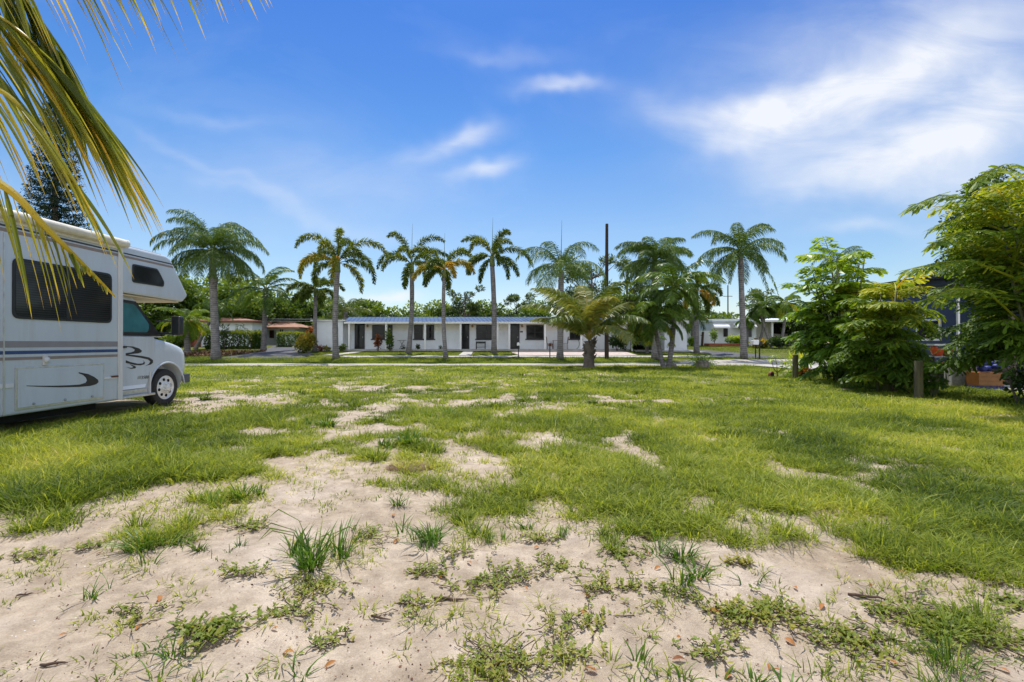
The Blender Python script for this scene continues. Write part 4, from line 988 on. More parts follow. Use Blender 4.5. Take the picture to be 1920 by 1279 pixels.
for sx in (0, 1):
    x0 = (CABX-.30 if sx == 0 else CABX-2.1) - O_.x
    cut.lathe([(.47,0),(.47,.40)], (x0, WC[0]-O_.y, WC[1]+.02), 40, 'x')
co = cut.build('cutter', M['under'], root)
md = cab.modifiers.new('arch', 'BOOLEAN'); md.object = co; md.operation = 'DIFFERENCE'; md.solver = 'EXACT'
bpy.context.view_layer.update()
me2 = bpy.data.meshes.new_from_object(cab.evaluated_get(bpy.context.evaluated_depsgraph_get()))
cab.modifiers.clear(); cab.data = me2; me2.name = 'cab_body'
bpy.data.objects.remove(co, do_unlink=True)
if 'dark_chassis' not in [m.name for m in me2.materials if m]: me2.materials.append(M['under'])
me2.polygons.foreach_set('use_smooth', [True]*len(me2.polygons))
try: me2.set_sharp_from_angle(angle=R(40))
except Exception: pass
# upper cab (pillars), windscreen, side glass
up = [(8.3,1.38),(9.62,1.38),(8.86,2.125),(8.3,2.125)]
b = MB(); b.prism(up, side(CABX-.03), -1.94); b.build('cab_roof', M['rv_white'], root, bevel=.03, smooth=True)
n_ = Vector((0, .745, .76)).normalized()
def ws(s, x): return (CABX-.03+x-O_.x, 9.62-.76*s-O_.y+n_.y*.006, 1.38+.745*s+n_.z*.006)
b = MB(); b.add([ws(.06,-.10),ws(.06,-1.84),ws(.95,-1.72),ws(.95,-.22)], [(0,1,2,3)]); b.build('windscreen', M['car_glass'], root)
wf = slab([(8.46,1.402),(9.56,1.402),(9.48,1.50),(8.93,2.04),(8.46,2.06)], CABX-.03, .012, 'cab_window', M['dark_trim'])
slab(round_poly([(8.48,1.47),(9.22,1.47),(9.26,1.62),(8.90,1.98),(8.48,2.01)], .06), CABX-.018, .003, 'pane', M['cab_glass'], wf)
# door, decals, handle, badge
dp = [(8.46,.42),(9.10,.42),(9.20,.55),(9.27,.80),(9.36,.92),(9.36,1.385),(8.46,1.385)]
door = slab(round_poly(dp, .05, 3), CABX-.012, .022, 'cab_door', M['rv_white'], bevel=.006)
slab([(8.46,.425),(9.12,.425),(9.14,.49),(8.46,.49)], CABX+.010, .003, 'sill_stripe', M['blue_wall'], door)
DX = CABX+.010
flames = [[(1257,262),(1330,265),(1390,285),(1418,308),(1410,324),(1380,334),(1320,340),(1257,350),(1257,332),(1310,324),(1342,312),(1346,296),(1318,278),(1257,268)],
 [(1257,345),(1330,350),(1420,360),(1490,375),(1527,400),(1530,425),(1508,445),(1452,460),(1488,440),(1503,415),(1478,395),(1400,378),(1257,356)],
 [(1257,402),(1300,420),(1380,438),(1425,434),(1438,420),(1428,402),(1448,425),(1443,444),(1400,454),(1340,450),(1290,436),(1257,430)],
 [(1290,440),(1340,457),(1362,470),(1350,484),(1310,489),(1262,470),(1310,479),(1334,472),(1320,460)]]
for fl in flames: slab(Z(fl, DX), DX, .003, 'flame_decal', M['black_decal'], door)
b = MB(); b.box(.0-.11,.03-.11,8.52-6.5,8.66-6.5,1.18,1.215); b.build('handle', M['black_plastic'], door, bevel=.006)
cu = bpy.data.curves.new('badge_text', 'FONT'); cu.body = '3500'; cu.size = .085; cu.extrude = .002; cu.shear = .25; cu.space_character = 1.1
to = bpy.data.objects.new('badge_text', cu); C.objects.link(to); bpy.context.view_layer.update()
tm = bpy.data.meshes.new_from_object(to.evaluated_get(bpy.context.evaluated_depsgraph_get())); bpy.data.objects.remove(to, do_unlink=True)
u, z = P(264.5, 711, DX)
tm.transform(Matrix(((0,0,1,0),(1,0,0,0),(0,1,0,0),(0,0,0,1)))); tm.transform(Matrix.Translation((DX-O_.x+.003, u-O_.y, z)))
tm.materials.append(M['black_decal']); bo = bpy.data.objects.new('badge', tm); C.objects.link(bo); bo.parent = door
u0_, z0_ = P(257.5, 711, DX); slab([(u0_,z0_),(u0_+.085,z0_),(u0_+.105,z0_+.055),(u0_+.02,z0_+.055)], DX, .003, 'badge_plate', M['steel'], door)
# running board, bumper, mud flap, fender lip, headlight
b = MB(); b.box(CABX-.05-O_.x, CABX+.12-O_.x, 8.44-6.5, 9.24-6.5, .275, .315); b.box(CABX-.06-O_.x, CABX+.0-O_.x, 8.44-6.5, 9.2-6.5, .315, .41); b.build('running_board', M['alu'], root, bevel=.01)
b = MB(); b.box(CABX-.06-O_.x, CABX+.03-O_.x, 9.225-6.5, 9.25-6.5, .27, .72); b.build('mud_flap', M['rv_trim'], root, bevel=.006)
b = MB()
arc = [(WC[0]+.485*math.cos(a), WC[1]+.02+.485*math.sin(a)) for a in np.linspace(math.pi*1.0, 0.05, 22)]
b.tube([(CABX-O_.x-.005, u-6.5, z) for u, z in arc], [.022]*22, 6); b.build('fender_lip', M['rv_white'], root, smooth=True)
b = MB(); pts = [(.99,10.22),(.97,10.42),(.86,10.58),(.6,10.66),(0,10.69),(-.6,10.66),(-.86,10.58),(-.97,10.42),(-.99,10.22)]
vs = []; 
for x, u in pts:
    for dz, du in ((.42,0),(.60,0.0),(.60,-.12),(.42,-.12)): vs.append((cx+x*1.02-O_.x, u+du*.6-6.5, dz))
fs = [(i*4+k, i*4+(k+1)%4, (i+1)*4+(k+1)%4, (i+1)*4+k) for i in range(len(pts)-1) for k in range(4)] + [(0,1,2,3), (32,33,34,35)]
b.add(vs, fs); b.build('bumper', M['grey_plastic'], root, bevel=.015, smooth=True)
for sg in (1, -1):
    b = MB(); b.box(cx+sg*.56-.11-O_.x, cx+sg*.56+.11-O_.x, 10.44-6.5, 10.585-6.5, .74, .95); b.build('headlight', M['lamp_glass'], root, bevel=.02)
b = MB(); b.box(cx-.42-O_.x, cx+.42-O_.x, 10.52-6.5, 10.60-6.5, .70, .98); b.build('grille', M['black_plastic'], root, bevel=.01)
# mirror
mr = MB(); mr.box(.10,.28, 9.50-6.5,9.64-6.5,1.42,1.80)
mo = mr.build('mirror', M['black_plastic'], root, bevel=.035, bseg=3, smooth=True)
b = MB(); b.tube([(CABX-O_.x,9.50-6.5,1.46),(.18,9.56-6.5,1.45)], [.022,.022], 8); b.build('mirror_arm', M['black_plastic'], mo)
b = MB(); b.tube([(CABX-O_.x-.02,9.44-6.5,1.70),(.18,9.56-6.5,1.70)], [.016,.016], 8); b.build('mirror_arm', M['black_plastic'], mo)
# wheels
def wheel(u, X, sg=1, r=.376, detail=False):
    w = MB(); x0 = X-O_.x; y = u-6.5; z = r-.008
    prof = [(r*.60,-.23),(r*.80,-.235),(r*.95,-.215),(r,-.17),(r,-.07),(r*.955,-.02),(r*.83,.0),(r*.70,.003),(r*.64,-.012),(r*.61,-.03)]
    if sg < 0: prof = [(a, -h) for a, h in prof]
    w.lathe(prof, (x0,y,z), 40, 'x'); wo = w.build('wheel', M['rubber'], root, smooth='auto')
    ri = MB(); s = sg
    ri.lathe([(r*.63,-.03*s),(r*.635,-.008*s),(r*.60,-.004*s),(r*.585,-.018*s),(r*.54,-.030*s),(r*.31,-.020*s),(r*.27,.005*s),(r*.17,.012*s),(r*.16,.05*s),(r*.10,.062*s),(.002,.064*s)], (x0,y,z), 32, 'x')
    ri.build('rim', M['chrome'], wo, smooth='auto')
    if not detail: return
    for k in range(8):
        a = k*math.pi/4+.2; c = (x0-.027*s, y+r*.43*math.cos(a), z+r*.43*math.sin(a))
        ho = MB(); ho.lathe([(.030,0),(.030,.012*s),(.024,.016*s)], c, 10, 'x'); ho.build('vent_hole', M['under'], wo)
        lu = MB(); c = (x0+.006*s, y+r*.225*math.cos(a+.3), z+r*.225*math.sin(a+.3)); lu.lathe([(.017,0),(.017,.035*s),(.010,.05*s)], c, 7, 'x'); lu.build('lug_nut', M['chrome'], wo)
wheel(WC[0], CABX-.03, 1, .376, True); wheel(WC[0], CABX-1.97, -1); wheel(4.3, RVX-.02); wheel(4.3, RVX-2.30, -1)

# ------------------------------------------------------------------ the white house
HZ = .74; S = 900/40
hx = lambda px, d=40.0: gx(px, d)
house = thing('white_house', 'long white single storey house with blue metal roof and posts along its porch', 'house', (-2.0, 40, HZ))
HO = Vector((-2.0, 40, HZ))
def hb(name, boxes, mat, par=house, bevel=0, org=HO):
    b = MB()
    for x0, x1, y0, y1, z0, z1 in boxes: b.box(x0-org.x, x1-org.x, y0-org.y, y1-org.y, z0-org.z, z1-org.z)
    return b.build(name, mat, par, bevel=bevel)
XL, XR = hx(652), hx(1182)
hb('wall', [(XL, XR, 40, 47, .5, 3.05)], M['cream_wall'])  # cream carries the warm bounced light of the upper wall in its colour
hb('wall', [(hx(588,38.9), XL-.02, 38.9, 47, .4, gz(602,38.9))], M['white_wall'])
hb('porch_floor', [(XL, hx(1180,38.6), 38.6, 39.99, .45, .76)], M['concrete'])
hb('roof_slab', [(hx(585,38.7)-.1, XL+.25, 38.65, 47, gz(602,38.9)+.003, gz(602,38.9)+.09)], M['white_paint'])
# cool sky light on the lower wall, put into the colour of a thin sheet
hb('wall_cool_light', [(XL+.02, XR-.02, 39.985, 39.998, .76, 2.3)], M['white_wall'])
ez = gz(604.5, 38.6)
b = MB(); xe0, xe1 = hx(645,38.6), hx(1180,38.6)
rz = gz(594.5, 44)
b.add([(xe0-HO.x,38.6-40,ez-HZ+.06),(xe1-HO.x,38.6-40,ez-HZ+.06),(xe1-HO.x-.2,44-40,rz-HZ),(hx(655,44)-HO.x,44-40,rz-HZ),(xe1-HO.x,48-40,ez-HZ+.1),(xe0-HO.x,48-40,ez-HZ+.1)], [(0,1,2,3),(3,2,4,5),(0,3,5),(1,4,2)])
roof = b.build('roof', M['blue_roof'], house, fix=False)
rb = MB()
for i in range(70):
    t = i/69; xa = xe0 + (xe1-xe0)*t - HO.x; xb = hx(655,44) + (xe1-.2-hx(655,44))*t - HO.x
    rb.tube([(xa,38.6-40,ez-HZ+.075),(xb,44-40,rz-HZ+.015)], [.022,.022], 4)
rb.build('roof_rib', M['blue_roof'], roof)
hb('fascia', [(xe0, xe1, 38.55, 38.6, ez-.10, ez+.055)], M['white_paint'])
hb('soffit', [(xe0+.02, xe1-.02, 38.61, 39.97, ez-.05, ez-.02)], M['soffit'])
for px in (654.5, 724, 797, 863.5, 933, 955, 1022, 1090, 1170):
    x = gx(px, 38.7); hb('post', [(x-.075, x+.075, 38.66, 38.81, HZ-.05, ez-.052)], M['white_paint'], bevel=.01)
def hdoor(p0, p1, lab=None):
    x0, x1 = hx(p0), hx(p1); f = hb('door', [(x0-.05,x1+.05,39.93,39.97,.765,gz(607,40))], M['dark_door'])
    f2 = hb('door_panel', [(x0+.06,x1-.06,39.915,39.93,.85,gz(610.5,40))], M['glass'], f)
    hb('handle', [(x1-.12,x1-.07,39.86,39.915,1.68,1.80)], M['steel'], f, bevel=.01)
hdoor(666.5, 683); hdoor(866, 879); hdoor(957, 973)
def hwin(p0, p1, muls, t=609.5, bt=635.5):
    x0, x1 = hx(p0), hx(p1); z0, z1 = gz(bt,40), gz(t,40); w = .07
    bx_ = [(x0,x1,39.93,39.975,z1-w,z1),(x0,x1,39.93,39.975,z0,z0+w),(x0,x0+w,39.932,39.974,z0+w,z1-w),(x1-w,x1,39.932,39.974,z0+w,z1-w)]
    zm = z0+(z1-z0)*.48; bx_.append((x0+w,x1-w,39.934,39.972,zm-.025,zm+.025))
    for m in muls: xm = hx(m); bx_.append((xm-.04,xm+.04,39.936,39.970,z0+w,z1-w))
    f = hb('window', bx_, M['dark_trim']); hb('pane', [(x0+w*.9,x1-w*.9,39.95,39.965,z0+w*.9,z1-w*.9)], M['glass'], f)
    hb('sill', [(x0-.09,x1+.09,39.88,39.98,z0-.09,z0-.002)], M['dark_trim'], f)
hwin(698, 723, []); hwin(727.5, 736, []); hwin(776.5, 793, []); hwin(796.5, 814, []); hwin(893, 930, [912]); hwin(987, 1019.5, [1003]); hwin(1068, 1090, [1078])
for px, dk in ((690,0), (886,0), (979,1)):
    x = hx(px); b = MB(); z = gz(611.5,40)-HZ
    b.lathe([(.03,-.10),(.075,-.06),(.085,.05),(.05,.10),(.01,.14)], (x-HO.x, 39.86-40, z), 8); b.box(x-HO.x-.03,x-HO.x+.03,39.86-40,39.98-40,z-.02,z+.03); b.build('porch_lamp', M['brass'], house)
hb('number_plaque', [(hx(975.3), hx(980.3), 39.955, 39.975, gz(623.4,40), gz(620.9,40))], M['dark_trim'])
# carport
cp = thing('carport', 'white flat roofed carport wall at the right end of the house', 'carport', (11, 38.5, .66)); CO = Vector((11, 38.5, .66))
hb('wall', [(hx(1246,38.5), hx(1288,38.5), 38.5, 44, .4, gz(607,38.5))], M['white_wall'], cp, org=CO)
hb('wall', [(hx(1180,44), hx(1246,44), 44.02, 44.2, .4, gz(607,38.5))], M['white_wall'], cp, org=CO)
hb('roof', [(hx(1182,38.2), hx(1292,38.2), 38.2, 44.4, gz(607,38.5)+.003, gz(601.5,38.5))], M['white_paint'], cp, .02, CO)
for px in (1185,): x = hx(px, 38.4); hb('post', [(x-.06,x+.06,38.36,38.48,.5,gz(607,38.5))], M['white_paint'], cp, org=CO)
# teal car under the carport, facing the street
car = thing('parked_car', 'dark teal car parked under the carport behind the palm trunks', 'car', (gx(1210,41), 40.0, terr(40)+.02))
prof = [(-.0,.30),(.0,.62),(.12,.78),(1.0,.92),(1.75,1.38),(3.1,1.42),(3.9,1.02),(4.35,.95),(4.4,.35)]
b = MB(); b.prism(prof, lambda u, z, w: (-.9+w, u, z), 1.8); b.build('body', M['car_teal'], car, bevel=.09, bseg=3, smooth=True)
b = MB(); b.add([(-.72,1.10-.02,.97),(.72,1.10-.02,.97),(.62,1.70-.02,1.345),(-.62,1.70-.02,1.345)], [(0,1,2,3)]); b.build('windscreen', M['car_glass'], car)
for s in (-1, 1):
    b = MB(); b.box(s*.66-.16, s*.66+.16, -.015, .06, .56, .68); b.build('headlight', M['lamp_glass'], car, bevel=.02)
    for u in (.85, 3.55):
        b = MB(); b.lathe([(.2,-.1),(.31,-.09),(.33,-.05),(.33,.05),(.31,.09),(.2,.1)], (s*.80, u, .32), 20, 'x'); b.build('wheel', M['rubber'], car)
b = MB(); b.box(-.7,.7,-.02,.05,.36,.50); b.build('grille', M['black_plastic'], car)

# porch furniture
def furn(name, label, cat, px, d, z=None, group=None): 
    t = thing(name, label, cat, (gx(px,d), d, .762 if z is None else z), 0, group); return t
t = furn('bistro_table', 'round black bistro table with folding legs on the porch', 'table', 753.5, 39.2)
b = MB(); b.lathe([(.37,0),(.38,.015),(.37,.03)], (0,0,.70), 20); b.build('tabletop', M['black_metal'], t)
for s in (-1, 1):
    b = MB(); b.tube([(s*.22,-.1*s,0),(0,0,.38),(-s*.2,.1*s,.70)], [.018]*3, 6); b.build('leg', M['black_metal'], t)
t = furn('bench', 'low black bench under the wide porch window', 'bench', 901.5, 39.4)
b = MB(); b.box(-.40,.40,-.2,.2,.55,.62); b.build('seat', M['black_metal'], t, bevel=.01)
for sx in (-.36,.36):
    for sy in (-.16,.16): b = MB(); b.box(sx-.03,sx+.03,sy-.03,sy+.03,0,.55); b.build('leg', M['black_metal'], t)
b = MB(); b.box(-.33,.33,-.012,.012,.14,.18); b.build('stretcher', M['black_metal'], t)
b = MB(); b.box(-.33,.33,-.02,.02,.46,.545); b.build('apron', M['black_metal'], t)
def pchair(label, px, rz):
    t = furn('patio_chair', label, 'chair', px, 39.3, group='metal patio chairs'); t.rotation_euler.z = rz
    b = MB(); b.box(-.22,.22,-.22,.22,.42,.45); b.build('seat', M['rust'], t)
    b = MB()
    b.tube([(-.22,.22,.44),(-.23,.28,.95),(0,.30,1.02),(.23,.28,.95),(.22,.22,.44)], [.014]*5, 6)
    for x in (-.11,0,.11): b.tube([(x,.22,.44),(x,.29,.98)], [.008]*2, 5)
    b.build('backrest', M['rust'], t)
    for sx in (-.2,.2):
        for sy in (-.2,.2): b = MB(); b.tube([(sx,sy,.43),(sx*1.1,sy*1.1,0)], [.014]*2, 6); b.build('leg', M['rust'], t)
pchair('rusty metal patio chair on the left of the porch table', 1031, R(90)); pchair('rusty metal patio chair on the right of the porch table', 1059, R(-90))
t = furn('patio_table', 'rusty rectangular patio table between two metal chairs', 'table', 1045, 39.3)
b = MB(); b.box(-.38,.38,-.3,.3,.68,.71); b.build('tabletop', M['rust'], t)
for sx in (-.34,.34):
    for sy in (-.26,.26): b = MB(); b.tube([(sx,sy,.68),(sx,sy,0)], [.015]*2, 6); b.build('leg', M['rust'], t)
t = furn('wheel_ornament', 'curved iron half hoop leaning on the porch wall by the last post', 'ornament', 1083, 39.6)
b = MB(); b.tube([(-.12+.26*math.cos(a), 0, .44+.42*math.sin(a)) for a in np.linspace(-1.45,1.45,12)], [.02]*12, 6); b.build('hoop', M['black_metal'], t)

# mailboxes
def mailbox(label, px, d, ht, mat, post, rz=0):
    t = thing('mailbox', label, 'mailbox', (gx(px,d), d, terr(d)), rz, 'mailboxes along the street')
    b = MB(); arch = [(-.10,0),(.10,0),(.10,.13)] + [(.10*math.cos(a), .13+.10*math.sin(a)) for a in np.linspace(.3, math.pi-.3, 7)] + [(-.10,.13)]
    b.prism(arch, lambda u, z, w: (u, w-.24, ht+z), .48); b.build('box', mat, t, bevel=.006)
    b = MB(); b.box(.10,.112,-.1,-.07,ht+.12,ht+.26); b.build('flag', M['red_paint'], t)
    b = MB(); b.box(-.035,.035,-.035,.035,-.05,ht); b.build('post', post, t)
    return t
mailbox('white arched mailbox on a thin dark post before the pink driveway', 972, 33.6, .86, M['white_paint'], M['black_metal'])
mailbox('dark rusty mailbox on a slanting post beside the lace queen palm', 1031, 33.4, .83, M['rust'], M['black_metal'])
mb = mailbox('black mailbox with white newspaper box on twin posts before the right house', 1424, 32.9, .98, M['black_metal'], M['black_metal'])
b = MB(); b.box(-.52,-.12,-.2,.2,.98,1.30); b.build('paper_box', M['white_paint'], mb, bevel=.04)
b = MB(); b.box(-.36,-.10,-.03,.03,1.38,1.43); b.build('name_plate', M['black_metal'], mb)
b = MB(); b.box(-.30,-.24,-.03,.03,-.05,.98); b.build('post', M['black_metal'], mb)

# poles and posts
t = thing('utility_pole', 'bare dark wooden pole with no wires standing on the verge', 'pole', (gx(1137.5,33), 33, terr(33)))
b = MB(); H = gz(421,33)-terr(33); b.tube([(0,0,-.1),(0,0,H*.5),(.02,0,H)], [.15,.125,.10], 12); b.tube([(.02,0,H),(.02,0,H+.05)], [.105,.09], 12); b.build('shaft', M['dark_wood'], t, smooth='auto')
for nm, px, d, r in (('farther', 1491, 16.6, .09), ('nearer', 1722, 10.95, .085)):
    t = thing('wooden_post', 'weathered wooden fence post with cut flat top, the %s of two on the right' % nm, 'post', (gx(px,d), d, 0), 0, 'weathered wooden posts')
    b = MB(); b.tube([(0,0,-.05),(.0,0,.45),(.005,0,.845),(.005,0,.86)], [r*1.03,r,r*.98,r*.9], 14); b.build('post', M['post_wood'], t, smooth='auto')
t = thing('utility_pole', 'distant thin utility pole with crossarm over the green tree line', 'pole', (gx(1365,75), 75, 1.0))
b = MB(); b.tube([(0,0,0),(0,0,gz(535,75)-1)], [.11,.08], 8); b.build('shaft', M['dark_wood'], t)
b = MB(); b.box(-.7,.7,-.04,.04,gz(556,75)-1,gz(556,75)-.92); b.build('crossarm', M['dark_wood'], t)
t = thing('fence_post', 'leaning dark timber post with short arm by the white garden fence', 'post', (gx(1317,46.5), 46.5, terr(46.5)))
b = MB(); b.tube([(-.05,0,-.05),(.06,0,1.42)], [.12,.11], 8); b.build('post', M['dark_wood'], t); b = MB(); b.box(-.16,.10,-.05,.05,1.05,1.12); b.build('arm', M['dark_wood'], t)
for i, (py0, py1) in enumerate(((588,597), (592,601))):
    b = MB(); pts = []
    for k in range(15):
        s = k/14; px = 300+380*s; d = 49; sag = 4*s*(1-s)*.28
        pts.append((gx(px,d), d, gz(py0+(py1-py0)*s, d)-sag))
    b.tube(pts, [.02]*15, 4); tag(b.build('power_line', M['steel'], None), '%s thin power wire sagging across the trees behind the far left houses' % ('upper' if i == 0 else 'lower'), 'wire', 'power wires at the left')

# ------------------------------------------------------------------ far houses
h1 = thing('far_house', 'far white house with flat red brown roof behind the long hedge', 'house', (gx(410,46), 46, .9)); O1 = Vector((gx(410,46), 46, .9))
hb('wall', [(gx(375,46), gx(473,46), 46, 48.6, .5, gz(605,46))], M['blue_wall'], h1, org=O1)
hb('roof', [(gx(345,45.6), gx(477,45.6), 45.6, 49.0, gz(605,46)+.003, gz(601,46))], M['brown_roof'], h1, .03, O1)
b = MB(); x0, x1 = gx(347,46)-O1.x, gx(476,46)-O1.x; z = gz(601,46)-.9+.003
b.add([(x0,-.2,z),(x1,-.2,z),(x1-2.4,1.4,z+.40),(x0+1.5,1.4,z+.40),(x1,2.9,z),(x0,2.9,z)], [(0,1,2,3),(3,2,4,5),(0,3,5),(1,4,2)]); b.build('roof_hip', M['terracotta'], h1, fix=False)
hb('brick_column', [(gx(364,45.8), gx(374.5,45.8), 45.7, 46.4, .5, gz(606,46))], M['brick'], h1, org=O1)
hb('wall', [(gx(300,47), gx(364,47), 47.2, 49, .5, gz(607,47))], M['brick'], h1, org=O1)
hb('shutter', [(gx(438,46), gx(456,46), 45.95, 45.99, gz(622,46), gz(612,46))], M['blue_wall'], h1, org=O1)
hb('vent', [(gx(390,46), gx(392.5,46), 45.95, 45.99, gz(618,46), gz(611,46))], M['steel'], h1, org=O1)
h2 = thing('far_house', 'far pale house with terracotta hip roof and white window awning', 'house', (gx(520,52), 52, 1.0)); O2 = Vector((gx(520,52), 52, 1.0))
hb('wall', [(gx(470,52), gx(523.5,52), 52, 56, .6, gz(615,52))], M['blue_wall'], h2, org=O2)
hb('wall', [(gx(523.5,52)+.01, gx(558,52), 51.3, 56, .6, gz(614.5,52))], M['pale_wall'], h2, org=O2)
b = MB(); z = gz(614,52)-1.0; xa, xb = gx(484,51)-O2.x, gx(563,51)-O2.x; zr = gz(602,54)-1.0
b.add([(xa,-1.2,z),(xb,-1.2,z),(xb,4.4,z),(xa,4.4,z),(gx(524,54)-O2.x,2.5,zr),(gx(541,54)-O2.x,2.5,zr)], [(0,1,5,4),(1,2,5),(2,3,4,5),(3,0,4)])
b.add([(xa-.02,-1.22,z-.16),(xb+.02,-1.22,z-.16),(xb+.02,-1.22,z-.003),(xa-.02,-1.22,z-.003)], [(0,1,2,3)]); b.build('roof', M['terracotta'], h2, fix=False)
b = MB(); xa, xb = gx(466,51.5)-O2.x, gx(505,51.5)-O2.x; zr = gz(608,54)-1.0
b.add([(xa,-.5,z-.03),(xb,-.5,z-.03),(xb,6,z-.03),(xa,6,z-.03),(xa+.8,2.5,zr)], [(0,1,4),(1,2,4),(2,3,4),(3,0,4)]); b.build('roof', M['terracotta'], h2, fix=False)
w = hb('window', [(gx(505.5,52), gx(514,52), 51.94, 51.99, gz(634,52), gz(619.5,52))], M['brown_roof'], h2, org=O2)
hb('pane', [(gx(506.5,52)+.14*k, gx(506.5,52)+.14*k+.10, 51.92, 51.938, gz(633,52), gz(620.5,52)) for k in range(3)], M['glass'], w, org=O2)
w = hb('window', [(gx(525,51.3), gx(532,51.3), 51.25, 51.29, gz(623.5,51.3), gz(617.5,51.3))], M['white_paint'], h2, org=O2)
hb('pane', [(gx(525.4,51.3), gx(528,51.3), 51.23, 51.248, gz(623,51.3), gz(618,51.3)), (gx(529,51.3), gx(531.6,51.3), 51.23, 51.248, gz(623,51.3), gz(618,51.3))], M['glass'], w, org=O2)
b = MB(); b.prism([(-.9,0),(0,.32),(0,.36),(-.9,.05)], lambda u, zz, ww: (gx(500,52)-O2.x+ww, u-.02, gz(618.5,52)-1+zz), gx(517,52)-gx(500,52)); b.build('window_awning', M['white_paint'], h2)

h3 = thing('right_house', 'pale blue white house with curved window awnings on the right', 'house', (gx(1390,50), 50, 1.02)); O3 = Vector((gx(1390,50), 50, 1.02))
hb('wall', [(gx(1336,50), gx(1418,50), 50, 57, .6, gz(603,50))], M['blue_wall'], h3, org=O3)
hb('wall', [(gx(1418,50)+.01, gx(1535,50), 51.2, 57, .6, gz(604,50))], M['cream_wall'], h3, org=O3)
hb('roof', [(gx(1334,49.8), gx(1422,49.8), 49.7, 57.2, gz(603,50)+.003, gz(598.5,50))], M['blue_wall'], h3, .02, O3)
b = MB(); xa, xb = gx(1420,49)-O3.x, gx(1545,49)-O3.x; z = gz(600,49)-1.02
b.add([(xa,-1.2,z),(xb,-1.2,z),(xb,4,z+.42),(xa,4,z+.42)], [(0,1,2,3)]); b.build('porch_roof', M['blue_wall'], h3, fix=False)
hb('fascia', [(gx(1420,48.9), gx(1545,48.9), 48.75, 48.80, gz(600,49)-.2, gz(600,49)-.003)], M['white_paint'], h3, org=O3)
for px in (1447.5, 1500): x = gx(px, 49.2); hb('post', [(x-.09,x+.09,49.1,49.28,.9,gz(600,49)-.21)], M['white_paint'], h3, org=O3)
def w3(p0, p1, y0, y1, d=50.0, lv=True):
    w = hb('window', [(gx(p0,d), gx(p1,d), d-.06, d-.01, gz(y1,d), gz(y0,d))], M['dark_trim'], h3, org=O3)
    n = max(1, int((p1-p0)/5)); st = (p1-p0-1)/n
    hb('pane', [(gx(p0+.7+st*k,d), gx(p0+.7+st*(k+.85),d), d-.08, d-.062, gz(y1-.8,d), gz(y0+.8,d)) for k in range(n)], M['glass_blind'], w, org=O3)
w3(1356.5, 1364.5, 608.5, 631.5); w3(1400, 1409, 609, 632); w3(1449.5, 1484, 606, 626, 51.2)
def awn(p0, p1, y0, y1):
    b = MB(); x0, x1 = gx(p0,50)-O3.x, gx(p1,50)-O3.x; n = 8; vs = []; fs = []
    for i in range(n+1):
        a = i/n*math.pi/2; yy = -.9*math.sin(a)-.01; zz = gz(y1,50)-1.02 + (gz(y0,50)-gz(y1,50))*math.cos(a)
        vs += [(x0,yy,zz),(x1,yy,zz)]
    vs += [(x0,-.01,gz(y1,50)-1.02),(x1,-.01,gz(y1,50)-1.02)]
    for i in range(n): fs.append((2*i,2*i+1,2*i+3,2*i+2))
    fs.append(tuple([2*i for i in range(n+1)]+[2*n+2])); fs.append(tuple([2*i+1 for i in range(n+1)]+[2*n+3]))
    b.add(vs, fs); b.build('window_awning', M['white_paint'], h3)
awn(1333, 1362, 607.5, 616); awn(1372, 1392, 607, 615.5); awn(1398, 1412, 608, 614)
for p0, p1, lab in ((1330, 1352, 'left'), (1352.5, 1400, 'right')):
    t = thing('brick_planter', 'low red brick planter before the blue white house, %s part' % lab, 'planter', (gx(p0,46.6), 46.6, terr(46.6)), 0, 'brick planters'); w_ = gx(p1,46.6)-gx(p0,46.6)
    b = MB(); b.box(0,w_,0,.14,-.1,.30); b.box(0,w_,1.2,1.34,-.1,.30); b.box(0,.14,.14,1.2,-.1,.298); b.box(w_-.14,w_,.14,1.2,-.1,.298); b.build('brick_edge', M['brick'], t, bevel=.012)
    b = MB(); b.box(.14,w_-.14,.14,1.2,-.1,.24); b.build('soil', M['under'], t)
fe = thing('garden_fence', 'white panel garden fence between the carport and the blue white house', 'fence', (gx(1284,49), 49, 1.0)); OF = Vector((gx(1284,49), 49, 1.0))
hb('panel', [(gx(1284,49)+.03+i*.56, gx(1284,49)+i*.56+.56, 49, 49.04, .9, gz(622,49)) for i in range(5)], M['blue_wall'], fe, org=OF)
hb('rail', [(gx(1284,49), gx(1336,49), 48.96, 48.998, gz(622,49)+.004, gz(621,49)+.03)], M['white_paint'], fe, org=OF)
h4 = thing('far_house', 'distant house with orange tile roof beyond the garden fence', 'house', (gx(1322,60), 60, 1.0)); O4 = Vector((gx(1322,60), 60, 1.0))
hb('wall', [(gx(1292,60), gx(1345,60), 60, 66, .7, gz(611,60))], M['white_wall'], h4, org=O4)
b = MB(); xa, xb = gx(1300,59.5)-O4.x, gx(1350,59.5)-O4.x; z = gz(611,59.5)-1; zr = gz(597,63)-1
b.add([(xa,-.5,z),(xb,-.5,z),(xb,6.5,z),(xa,6.5,z),(xa+1.0,3,zr),(xb,3,zr)], [(0,1,5,4),(2,3,4,5),(3,0,4)]); b.build('roof', M['orange_roof'], h4, fix=False)

